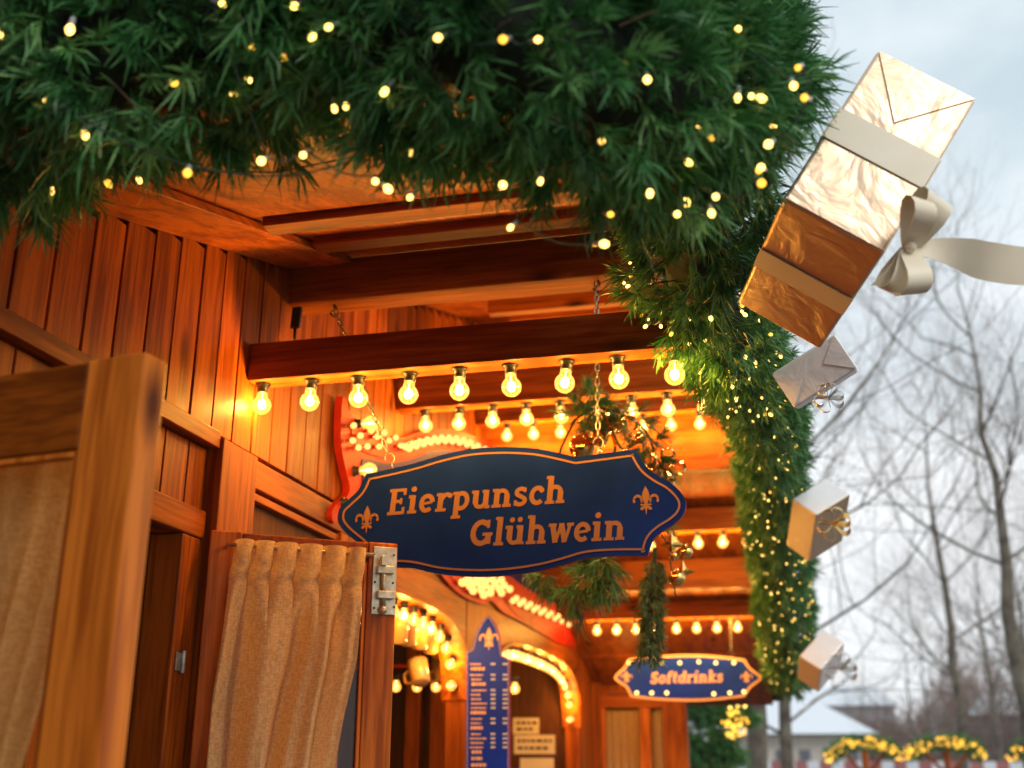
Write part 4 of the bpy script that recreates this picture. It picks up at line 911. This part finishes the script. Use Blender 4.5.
def surf_spots(path, rad, cnt, push=1.02, seed=3):
    rg = random.Random(seed); o = []; seg = [(path[i + 1] - path[i]).length for i in range(len(path) - 1)]; cum = np.cumsum([0] + seg)
    for _ in range(cnt):
        s_ = rg.random() * cum[-1]; i = int(min(np.searchsorted(cum, s_, side='right') - 1, len(seg) - 1)); t = (s_ - cum[i]) / seg[i]
        p = path[i].lerp(path[i + 1], t); d = (path[i + 1] - path[i]).normalized(); v = (EYE - p).normalized()
        q = Vector((rg.gauss(0, 1), rg.gauss(0, 1), rg.gauss(0, 1))); q -= d * q.dot(d)
        q.normalize(); 
        r = rad[i] * (1 - t) + rad[i + 1] * t
        o.append((p + q * r * push * rg.uniform(.93, 1.1), (q + Vector((rg.gauss(0, .4), rg.gauss(0, .4), -.5))).normalized()))
    return o
# near LEDs: one per light that shows in the near garland, each sitting on the needle surface
NEAR = [(71, 26), (46, 99), (85, 131), (51, 187), (138, 177), (175, 81), (220, 3), (254, 46), (248, 78), (231, 93), (284, 55), (296, 83), (314, 34), (331, 26), (296, 5), (263, 160), (304, 154), (188, 171), (387, 88), (440, 37), (505, 39), (536, 40), (334, 105), (347, 103), (647, 78), (602, 140), (541, 178), (502, 186), (609, 214), (386, 187), (411, 196), (512, 226), (601, 244), (737, 31), (757, 97), (738, 95), (752, 96), (771, 125), (709, 137), (686, 160), (686, 198), (711, 211), (716, 196), (770, 143), (762, 168), (761, 184), (758, 170), (799, 67), (793, 84), (806, 98), (676, 214), (650, 190), (375, 180)]
spots = []
for px, py in NEAR:
    d = (CR * ((px - 512) / F) + CU * ((384 - py) / F) + fw).normalized(); best = None
    for i in range(len(fpath) - 1):            # first hit with the garland tube
        for k in range(3):
            c = fpath[i].lerp(fpath[i + 1], k / 3); r = frad[i] * 1.0; oc = c - EYE; tca = oc.dot(d); d2 = oc.length_squared - tca * tca
            if d2 < r * r:
                t = tca - math.sqrt(r * r - d2)
                if best is None or t < best[0]: best = (t, c)
    if best is None: best = (1.45, EYE + d * 1.5)
    p = EYE + d * (best[0] - .012); q = (p - best[1]).normalized(); spots.append((p, (q + Vector((rng.gauss(0, .5), rng.gauss(0, .5), -.3 + rng.gauss(0, .4))))))
lights('fairy_light_string', 'warm LED fairy lights scattered through the near garland across the roof front', spots + surf_spots(fpath, frad, 40, 1.0, 5), .0050, 93, M['led'])
eg = surf_spots(epath[12:], erad[12:], 780, 1.03, 9); eg.sort(key=lambda s: (s[0] - EYE).length - 2.2 * (EYE - s[0]).normalized().dot(s[1]))
lights('fairy_light_string', 'dense warm LED fairy lights winding down the long eave garland', eg, .0038, 95, M['led'], .011)

# ================================================================== hanging fir wreath behind the sign
wy = 3.0
wr = thing('hanging_wreath', 'hanging fir bunch with gold baubles and gold ribbon behind the navy sign', 'wreath', at(610, 500, y=wy))
tips = []
def spray(pts, rad, cnt, sc_=(.8, 1.2), droop=.4):
    pa = smooth_path(pts, 5); rr = [rad] * len(pa); return tips_on_path(pa, rr, cnt, .5, sc_, droop, .9)
ctr = [at(*q, y=wy) for q in ((575, 420), (600, 408), (640, 425), (655, 460), (650, 520), (615, 555), (580, 560), (560, 520), (558, 460), (575, 420))]
tips += spray(ctr[:5], .022, 120) + spray([at(575, 425, y=wy), at(590, 400, y=wy), at(600, 392, y=wy)], .02, 30)
needles_obj('ring_needles', tips, [M['needle2'], M['needle']], wr, 26, .036, .0012, .8)
b = MB(); b.tube(smooth_path(ctr, 4), .0035, 6); b.build('ring', M['core'], wr)
t1 = spray([at(605, 545, y=wy), at(592, 570, y=wy), at(578, 585, y=wy), at(570, 600, y=wy)], .016, 44, droop=.9) + spray([at(600, 545, y=wy), at(606, 570, y=wy), at(608, 588, y=wy)], .016, 26, droop=.9) + spray([at(550, 572, y=wy), at(535, 578, y=wy)], .02, 18)
needles_obj('branch_needles', t1, [M['needle'], M['needle2']], wr, 26, .042, .0012, .7)
t2 = spray([at(655, 555, y=wy), at(651, 590, y=wy), at(652, 630, y=wy), at(647, 652, y=wy)], .016, 240, (.5, .8), 1.2)
needles_obj('hanging_needles', t2, M['needle2'], wr, 24, .030, .0013, .7)
b = MB(); b.tube([at(655, 548, y=wy), at(652, 600, y=wy), at(648, 655, y=wy)], .006, 8); b.build('hanging_stem', M['core'], wr)
M['gball'] = mat('gold_bauble', (0.9, 0.55, 0.16), 0.12, 1.0)[0]
for px, py, r in ((600, 438, .024), (655, 470, .02), (686, 552, .018), (582, 447, .036), (668, 498, .022), (677, 578, .022), (640, 438, .016), (674, 556, .013), (618, 425, .014)):
    b = MB(); c = at(px, py, y=wy - .03); b.ball(c, r, 18); b.tube([c + Vector((0, 0, r * .9)), c + Vector((0, 0, r * 1.25))], r * .22, 8); b.build('gold_bauble', M['gball'], wr)
def ribbon_loop(mb, c, d, side, ln, wd, m_i=0, fat=.45):
    c, d, side = Vector(c), Vector(d).normalized(), Vector(side).normalized(); nn = d.cross(side).normalized(); pts = []
    for i in range(15):
        t = i / 14 * 2 * math.pi; pts.append(c + d * ln * (1 - math.cos(t)) / 2 + nn * ln * fat * math.sin(t) * (1 - math.cos(t)) / 2.0)
    mb.strip(pts, [side * wd * (.55 + .45 * math.sin(i / 14 * math.pi)) for i in range(15)], m_i)
b = MB(); rc = at(612, 432, y=wy - .05)
for k in range(6):
    a = k * 1.05 + .3; ribbon_loop(b, rc, (math.cos(a), -.3, math.sin(a)), (.2, .9, .3), .075, .014)
rc = at(664, 470, y=wy - .05)
for k in range(5):
    a = k * 1.25; ribbon_loop(b, rc, (math.cos(a), -.3, math.sin(a)), (.2, .9, .3), .06, .012)
b.build('gold_bow', M['goldfoil2'] if 'goldfoil2' in M else M['gball'], wr)
for cx, cy_ in ((672, 545), (683, 572)):
    b = MB(); c = at(cx, cy_, y=wy - .03)
    for k in range(8):
        a = k * math.pi / 4; rr = .035 if k % 2 == 0 else .013; a2 = (k + 1) * math.pi / 4; rr2 = .013 if k % 2 == 0 else .035
        p1 = c + Vector((math.cos(a) * rr, 0, math.sin(a) * rr)); p2 = c + Vector((math.cos(a2) * rr2, 0, math.sin(a2) * rr2))
        b.add([c + Vector((0, -.008, 0)), p1, p2], [(0, 1, 2)]); b.add([c + Vector((0, .008, 0)), p1, p2], [(0, 2, 1)])
    b.build('gold_star', M['gball'], wr)
b = MB(); b.tube([at(652, 520, y=wy), at(668, 545, y=wy), at(676, 600, y=wy)], .0025, 5); b.build('wire', M['iron'], wr); b = MB(); b.tube([at(600, 408, y=wy), Vector((at(600, 380, y=wy).x, wy, Zr(wy)))], .0015, 5); b.build('wire', M['iron'], wr)

# ================================================================== GIFTS
def gift(label, B, Rm, Ld, m_faces, m_rib, rib_w, rib_axis, bow, flaps=True, near=.93, group='gift boxes hung on the eave garland'):
    """B nearest corner; columns of Rm are the box edges e0,e1,e2"""
    B = EYE + (Vector(B) - EYE) * near; Ld = [q * near for q in Ld]; e = [Vector((Rm[0][i], Rm[1][i], Rm[2][i])) * Ld[i] for i in range(3)]; un = [v.normalized() for v in e]
    root = thing('gift_box', label, 'gift box', B, group)
    b = MB(); p = B; a, c, d = e
    vs = [p, p + a, p + a + c, p + c, p + d, p + a + d, p + a + c + d, p + c + d]
    fs = [(0, 3, 2, 1), (4, 5, 6, 7), (0, 1, 5, 4), (1, 2, 6, 5), (2, 3, 7, 6), (3, 0, 4, 7)]
    if a.cross(c).dot(d) < 0: fs = [f[::-1] for f in fs]
    mi = [0, 1, 1, 2, 1, 2]     # (e0,e1) face, opposite, (e0,e2) face, ...
    for f, m_ in zip(fs, mi): b.add(vs, [f], m_ if len(m_faces) > m_ else 0, .5)
    bmx = b.build('wrapped_box', m_faces, root)
    # merge corners so the bevel works
    import bmesh
    bm = bmesh.new(); bm.from_mesh(bmx.data); bmesh.ops.remove_doubles(bm, verts=bm.verts, dist=1e-5); bmesh.ops.recalc_face_normals(bm, faces=bm.faces); bm.to_mesh(bmx.data); bm.free()
    bv = bmx.modifiers.new('bevel', 'BEVEL'); bv.width = .006; bv.segments = 3
    cen = B + (e[0] + e[1] + e[2]) * .5; tgt = min(epath, key=lambda q: (q - cen).length)
    b = MB(); b.tube([cen, cen.lerp(tgt, .5) + Vector((0, 0, .02)), tgt], .0016, 5); b.build('tie_wire', M['iron'], root)
    if flaps:      # folded paper ends on the face (e0,e1): two triangles folded in
        nn = -un[2]
        for (q0, q1, tip) in ((B + e[1], B + e[0] + e[1], B + e[0] * .52 + e[1] * .66), (B, B + e[0], B + e[0] * .48 + e[1] * .30)):
            q0 = q0 + (tip - q0) * .03; q1 = q1 + (tip - q1) * .03
            f2 = MB(); f2.prism([q0 + nn * .0003, q1 + nn * .0003, tip + nn * .0003], nn, .0025)
            f2.build('folded_flap', m_faces[0], root)
    # ribbons: loop parallel to e0 at mid e1 / mid e2
    if rib_w <= 0: bow(root, B, e, un, m_rib); return root
    rb = MB(); o = .0025; rib_w = max(rib_w, .012)
    def band(org, along, across, nrm): rb.frame(org + nrm * .0004 - across.normalized() * rib_w / 2, (along, across.normalized() * rib_w, nrm * o))
    band(B + e[1] * .5, e[0], e[1], -un[2]); band(B + e[1] * .5 + e[2], e[0], e[1], un[2])
    band(B + e[1] * .5 - un[0] * 0, e[2], e[1], -un[0]); band(B + e[1] * .5 + e[0], e[2], e[1], un[0])
    band(B + e[2] * .5, e[0], e[2], -un[1]); band(B + e[2] * .5 + e[1], e[0], e[2], un[1]); band(B + e[2] * .5, e[1], e[2], -un[0]) if False else None
    rb.build('ribbon', m_rib, root, .0008)
    bow(root, B, e, un, m_rib)
    return root
def bow_big(root, B, e, un, m_):
    c = at(908, 248, y=1.60); b = MB()
    ribbon_loop(b, c, CR * .45 + CU * .9 - fw * .1, CR * .8 - CU * .5 + fw * .25, .085, .024, fat=.42)
    ribbon_loop(b, c, CR * .1 + CU * .9 - fw * .5, CR * .9 - CU * .2 + fw * .3, .075, .020, fat=.42)
    ribbon_loop(b, c, CR * .0 - CU * .9 - fw * .3, CR * .9 + CU * .1 + fw * .3, .072, .023, fat=.45)
    ribbon_loop(b, c, -CR * .35 - CU * .8 - fw * .0, CR * .9 - CU * .3 + fw * .4, .070, .019, fat=.35)
    b.build('bow_loops', m_, root)
    b = MB(); b.ball(c - fw * .010, .009, 12, 0, .9); b.build('bow_knot', m_, root)
    b = MB(); pa = smooth_path([c, c + CR * .05 - CU * .004, c + CR * .11 - CU * .022 - fw * .02, c + CR * .19 - CU * .026 + fw * .01, c + CR * .30 - CU * .022], 6)
    b.strip(pa, [(CU * (.006 + .022 * min(1, i / 10)) + fw * .006 * math.sin(i * .35)) for i in range(len(pa))]); 
    pa = smooth_path([c, c - CR * .02 - CU * .03, c - CR * .045 - CU * .055], 5); b.strip(pa, [(CR * .012 + fw * .006)] * len(pa)); b.build('bow_tails', m_, root)
def bow_small(px, py, yy, s):
    def f(root, B, e, un, m_):
        c = at(px, py, y=yy * .93); b = MB()
        for a in (20, 75, 130, 200, 250, -20, 100): ribbon_loop(b, c, CR * math.cos(R_(a)) + CU * math.sin(R_(a)) - fw * .3, fw * .8 + CU * .4 * math.cos(R_(a)) + CR * .2, s, s * .28, fat=.5)
        b.ball(c, s * .16, 8); b.build('bow', m_, root)
    return f
g1 = ([[-0.8215, 0.5238, -0.2253], [-0.1778, 0.14, 0.974], [0.5418, 0.8402, -0.0219]], [0.185, 0.346, 0.419])
G1 = dict(B=[0.193, 1.749, 2.401], R=g1[0], L=g1[1])
#G1#
gift('large gold foil gift box with wide cream ribbon and long blowing bow', G1['B'], G1['R'], G1['L'], [M['gold'], M['gold'], M['gold']], M['satin'], .062, 0, bow_big)
gift('small pale silver gift box just below the large gold one', [0.05, 2.6, 2.411], [[-0.4758, 0.874, 0.0986], [-0.1682, -0.2005, 0.9651], [0.8633, 0.4427, 0.2424]], [0.097, 0.169, 0.1], [M['silver'], M['silver'], M['silver']], M['silver_ribbon'], .0, 0, bow_small(828, 398, 2.5, .032))
gift('grey and gold gift box third down the eave garland', [0.123, 4.0, 2.445], [[-0.6896, 0.7096, -0.1443], [0.3463, 0.4982, 0.7949], [0.636, 0.4982, -0.5893]], [0.112, 0.178, 0.227], [M['silver'], M['silver'], M['gold']], M['goldbright'], 0, 0, bow_small(833, 524, 3.95, .055), False)
gift('pale white gift box lowest on the eave garland', [0.129, 5.4, 2.029], [[-0.7878, 0.6097, -0.0881], [0.2384, 0.4336, 0.869], [0.568, 0.6636, -0.4869]], [0.115, 0.194, 0.184], [M['silver'], M['silver'], M['silver']], M['silver_ribbon'], 0, 0, bow_small(840, 668, 5.35, .07), False)

# ================================================================== BACKGROUND
M['bark'] = None
def bark():
    m, nt, b = mat('bark_with_snow', (0.1, 0.08, 0.06), 0.9); nd = nt.nodes.new; l = nt.links.new
    t = nd('ShaderNodeTexCoord'); n = nd('ShaderNodeTexNoise'); n.inputs['Scale'].default_value = 6; n.inputs['Detail'].default_value = 6; l(t.outputs['Object'], n.inputs[0])
    r = nd('ShaderNodeValToRGB'); r.color_ramp.elements[0].position = .35; r.color_ramp.elements[1].position = .65
    r.color_ramp.elements[0].color = (0.075, 0.055, 0.042, 1); r.color_ramp.elements[1].color = (0.19, 0.165, 0.12, 1); l(n.outputs[0], r.inputs[0])
    g = nd('ShaderNodeNewGeometry'); s = nd('ShaderNodeSeparateXYZ'); l(g.outputs['Normal'], s.inputs[0])
    ad = nd('ShaderNodeMath'); ad.operation = 'MULTIPLY_ADD'; ad.inputs[1].default_value = .9; l(n.outputs[0], ad.inputs[0]); l(s.outputs['Z'], ad.inputs[2])
    mr = nd('ShaderNodeMapRange'); mr.inputs[1].default_value = 1.16; mr.inputs[2].default_value = 1.34; l(ad.outputs[0], mr.inputs[0])
    mm = nd('ShaderNodeMix'); mm.data_type = 'RGBA'; mm.inputs[7].default_value = (.8, .82, .86, 1); l(mr.outputs[0], mm.inputs[0]); l(r.outputs[0], mm.inputs[6]); l(mm.outputs[2], b.inputs['Base Color'])
    return m
M['bark'] = bark()
M['twig'] = noisy('reddish_twigs', (0.25, 0.14, 0.095), (0.15, 0.08, 0.055), 3, 0.9, 0, 0)
def tree_meshes(seed, height, rad, first, spread=.75, depth=6, nbr=3, lean=(0, 0)):
    rg = random.Random(seed); tr = MB(); cr = MB()
    def grow(p, d, ln, r, lev):
        n = 4 if lev < 2 else 3; pts = [p]; rr = [r]; q = p.copy(); dd = d.copy()
        for k in range(n):
            dd = (dd + Vector((rg.gauss(0, .13), rg.gauss(0, .13), rg.gauss(0, .08) + (.05 if lev > 0 else .0)))).normalized(); q = q + dd * ln / n; pts.append(q.copy()); rr.append(r * (1 - .38 * (k + 1) / n))
        (tr if lev < 1 else cr).tube(pts, [q_ * (1, 1, .95, .8, .75, .75, .75)[lev] for q_ in rr], 10 if lev == 0 else (6 if lev < 3 else 3), 0 if lev < 4 else (1 if lev >= 1 else 0), .5, True, False)
        if lev >= depth: return
        m = nbr + (1 if lev in (1, 2) else 0)
        for k in range(m):
            t = rg.uniform(.3, 1) if k else 1.0
            i = min(int(t * n), n - 1); bp = pts[i].lerp(pts[i + 1], t * n - i); br = rr[i] * (.82 if k == 0 else rg.uniform(.42, .65))
            ax = dd.orthogonal().normalized(); ax.rotate(Matrix.Rotation(rg.random() * 6.283, 3, dd)); nd_ = (dd * (1.0 if k == 0 else .62) + ax * (.3 if k == 0 else spread) + Vector((0, 0, .15))).normalized()
            grow(bp, nd_, ln * rg.uniform(.6, .82), br, lev + 1)
    # trunk
    pts = [Vector((0, 0, 0))]; rr = [rad * 1.25]; nseg = 12
    for k in range(1, nseg + 1):
        pts.append(Vector((lean[0] * k / nseg + rg.gauss(0, .04), lean[1] * k / nseg + rg.gauss(0, .04), height * .9 * k / nseg))); rr.append(rad * (1 - .93 * k / nseg))
    tr.tube(pts, rr, 12, 0, .5, True, False)
    for k in range(int(nseg * first), nseg + 1):
        for j in range(2):
            a = rg.random() * 6.283; up = .25 + .55 * (k / nseg)
            grow(pts[k] + Vector((0, 0, rg.uniform(-.2, .2))), Vector((math.cos(a), math.sin(a), up)).normalized(), height * rg.uniform(.15, .24) * (1.15 - .4 * k / nseg), max(rr[k] * .34, rad * .10), 2 if depth < 6 else 1)
    return tr, cr
def make_tree(seed, loc, height, rad, first, label, depth=5, spread=.75, rot=0, group='bare winter trees'):
    t = thing('bare_tree', label, 'tree', (0, 0, 0), group); tr, cr = tree_meshes(seed, height, rad, first, spread, depth)
    tr.build('trunk', [M['bark'], M['twig']], t); cr.build('crown', [M['bark'], M['twig']], t); t.location = loc; t.rotation_euler = (0, 0, rot); return t
def gx(px, y): return at(px, 760, y=y).x
TA = make_tree(3, (gx(964, 21), 21, 0), 8.6, .12, .45, 'slim bare tree left of the thick trunk at the right edge', 6)
TB = make_tree(8, (gx(1032, 15), 15, 0), 7.6, .15, .6, 'thick bare tree cut by the right edge of the photo', 6)
TC = make_tree(15, (gx(787, 15), 15, 0), 9.5, .10, .30, 'slender bare tree right behind the garland end', 5)
TD = make_tree(21, (gx(758, 11.5), 11.5, 0), 9, .125, .35, 'stout bare trunk left of the slender one behind the garland end', 5)
far = [(1085, 23, .95, 'bare tree just beyond the right edge with fine branches reaching into view'), (1040, 30, .9, 'bare tree behind the thick trunk at the right edge'), (915, 38, .7, 'mid distance bare tree above the left light arch stand'), (1000, 36, 1.0, 'mid distance bare tree between the slim and thick trunks'), (868, 56, .65, 'small far bare tree beside the snowy roof'), (932, 50, .9, 'far bare tree above the gap of the two light arches')]
for i, (px, yy, s, lb) in enumerate(far):
    c = copy_tree((TA, TB, TC)[i % 3], (gx(px, yy), yy, 0)); c.rotation_euler = (0, 0, rng.random() * 6); c.scale = (s, s, s); c['label'] = lb
# far wood that reads as one mass
b = MB(); rg = random.Random(5)
for k in range(7500):
    px = rg.uniform(845, 1120); yy = rg.uniform(60, 95); x = gx(px, yy); h = rg.uniform(.3, 1) * min(12, 4.5 + 1.2 * math.sin(px * .06) + max(0, px - 870) * .07); z0 = rg.uniform(0, h * .7); a = rg.random() * 6.28
    p = Vector((x, yy, z0)); d = Vector((math.cos(a) * .45, math.sin(a) * .45, 1)).normalized()
    pts = [p]; 
    for q in range(4): d = (d + Vector((rg.gauss(0, .25), rg.gauss(0, .25), 0))).normalized(); pts.append(pts[-1] + d * rg.uniform(.3, .7))
    b.tube(pts, [.035, .028, .02, .014, .008], 3, 0, .5, True, False)
tag(b.build('far_wood', M['twig']), 'brownish mass of far bare trees across the square', None, None, 'stuff')
# far buildings
def house(name, label, px0, px1, yy, zw, zr, depth_, mw, nwin, hip=.35):
    x0, x1 = gx(px0, yy), gx(px1, yy); t = thing(name, label, 'building', ((x0 + x1) / 2, yy, 0)); b = MB(); b.box((x0, yy, 0), (x1, yy + depth_, zw)); b.build('wall', mw, t)
    o = .5; w_ = x1 - x0; vs = [(x0 - o, yy - o, zw), (x1 + o, yy - o, zw), (x1 + o, yy + depth_ + o, zw), (x0 - o, yy + depth_ + o, zw), (x0 + w_ * hip, yy + depth_ / 2, zr), (x1 - w_ * hip, yy + depth_ / 2, zr)]
    b = MB(); b.add(vs, [(0, 1, 5, 4), (1, 2, 5), (2, 3, 4, 5), (3, 0, 4), (3, 2, 1, 0)]); b.build('roof', M['snow'], t)
    for k in range(nwin):
        xx = x0 + w_ * (k + .5) / nwin; b = MB(); b.box((xx - w_ / nwin * .22, yy - .06, zw * .35), (xx + w_ / nwin * .22, yy - .01, zw * .8)); b.build('window', M['darkpane'], t)
M['darkpane'] = mat('far_window', (0.12, 0.13, 0.16), 0.2)[0]
M['plaster'] = noisy('cream_plaster', (0.62, 0.56, 0.46), (0.55, 0.48, 0.40), 2, .8, 0, 0)
M['greywall'] = noisy('grey_stone', (0.42, 0.42, 0.44), (0.34, 0.34, 0.37), 2, .8, 0, 0)
house('far_house', 'low cream house with snow covered hipped roof behind the slender trees', 700, 866, 45, at(800, 734, y=45).z, at(800, 700, y=48).z, 8, M['plaster'], 7, .25)
house('far_house', 'long grey building with a row of windows far behind the snowy roof', 640, 900, 110, at(800, 706, y=110).z, at(800, 685, y=114).z, 12, M['greywall'], 18, .06)
house('far_house', 'pale snowy roofed house low between the trunks at the right edge', 985, 1110, 70, at(1000, 715, y=70).z, at(1000, 690, y=74).z, 9, M['greywall'], 6, .2)
# light arch stands
def stand(px0, px1, yy, label):
    a = at(px0, 757, y=yy); m_ = at((px0 + px1) / 2, 742, y=yy); c = at(px1, 755, y=yy); t = thing('light_arch_stand', label, 'light arch', (m_.x, yy, 0), 'arched garland stands on the square')
    b = MB(); b.tube([(m_.x, yy, 0), (m_.x, yy, m_.z - .02)], .045, 8); b.build('post', M['woodZ'], t)
    b = MB()
    for s in (-1, 1): b.tube([(m_.x, yy, m_.z - .42), (m_.x + s * .30, yy, m_.z - .08)], .025, 6)
    b.build('strut', M['woodZ'], t)
    pa = smooth_path([a, a.lerp(m_, .4) + Vector((0, 0, .06)), m_, c.lerp(m_, .4) + Vector((0, 0, .06)), c], 6); tp = tips_on_path(pa, [.05] * len(pa), 300, .4, (.8, 1.1))
    b = MB(); b.tube(pa, .03, 8); b.build('core', M['core'], t)
    needles_obj('needles', tp, M['needle'], t, 16, .06, .003)
    rg = random.Random(int(px0))
    for k in range(95):
        q = pa[rg.randrange(len(pa) - 1)].lerp(pa[rg.randrange(1, len(pa))], 0); d = Vector((rg.gauss(0, 1), -abs(rg.gauss(0, 1)), rg.gauss(0, 1))).normalized(); b = MB(); b.ball(q + d * .062 + Vector((rg.uniform(-.04, .04), 0, 0)), .017, 6); b.build('led_bulb', M['led_amber'], t)
stand(829, 898, 16, 'left arched fir stand glowing with amber lights under the bare trees')
stand(906, 984, 16, 'right arched fir stand glowing with amber lights under the bare trees')
stand(1012, 1080, 16.5, 'arched fir stand with amber lights cut by the right edge')
# low hoarding far across the square
b = MB(); zf = at(850, 761, y=26).z
for k in range(60):
    x = gx(700, 26) + k * .25; b.box((x, 26, 0), (x + .24, 26.03, zf), k % 2, .5)
tag(b.build('picket_barrier', [noisy('faded_red_paint', (.45, .16, .15), (.38, .12, .12), 3, .7, 0, 0), M['snow']]), 'low red and white barrier far across the square under the light arches', 'barrier')
# snowy fir with lights beside the end post
yy = 9.5
ft = thing('snowy_fir_garland', 'snow dusted fir swags with a cluster of yellow lights below the Softdrinks sign', 'garland', at(710, 768, y=yy))
tp = []
pa1 = smooth_path([at(680, 700, y=yy), at(705, 712, y=yy), at(730, 716, y=yy), at(748, 705, y=yy)], 5); pa2 = smooth_path([at(680, 735, y=yy), at(700, 748, y=yy), at(722, 755, y=yy), at(738, 745, y=yy)], 5)
for pa, r in ((pa1, .12), (pa2, .11)):
    b = MB(); b.tube(pa, r * .7, 10); b.build('core', M['core'], ft); needles_obj('needles', tips_on_path(pa, [r] * len(pa), 420, .3), M['needle'], ft, 20, .06, .002)
sn = MB(); 
for k in range(26):
    q = pa2[min(int(k / 26 * 14), len(pa2) - 1)]; sn.ball(q + Vector((rng.uniform(-.06, .06), rng.uniform(-.08, .02), .10 + rng.uniform(-.02, .03))), rng.uniform(.03, .06), 8, 0, .6)
sn.build('snow_cap', M['snow'], ft)
b = MB(); b.box((at(690, 760, y=yy).x, yy, 0), (at(726, 760, y=yy).x, yy + .3, at(700, 758, y=yy).z)); b.build('post', M['redpaint'], ft)
for k in range(44):
    a = rng.random() * 6.28; rr = math.sqrt(rng.random()); q = at(735 + 13 * rr * math.cos(a), 724 + 14 * rr * math.sin(a), y=yy - .14 - .05 * rng.random()); b = MB(); b.ball(q, .012, 6); b.build('led_bulb', M['led_amber'], ft)
for px, py in ((724, 700), (730, 708), (738, 706), (745, 706), (733, 693)):
    b = MB(); b.ball(at(px, py, y=yy - .15), .013, 6); b.build('led_bulb', M['led'], ft)

# ================================================================== haze over the square
hm = bpy.data.materials.new('thin_winter_haze'); hm.use_nodes = True; hn = hm.node_tree; hn.nodes.clear()
ho = hn.nodes.new('ShaderNodeOutputMaterial'); hv = hn.nodes.new('ShaderNodeVolumePrincipled'); hv.inputs['Density'].default_value = HAZE; hv.inputs['Color'].default_value = (0.93, 0.94, 0.97, 1); hv.inputs['Anisotropy'].default_value = 0.2
hn.links.new(hv.outputs[0], ho.inputs['Volume'])
b = MB(); b.box((-110, -12, -1), (110, 135, 16)); tag(b.build('haze', hm), kind='stuff')
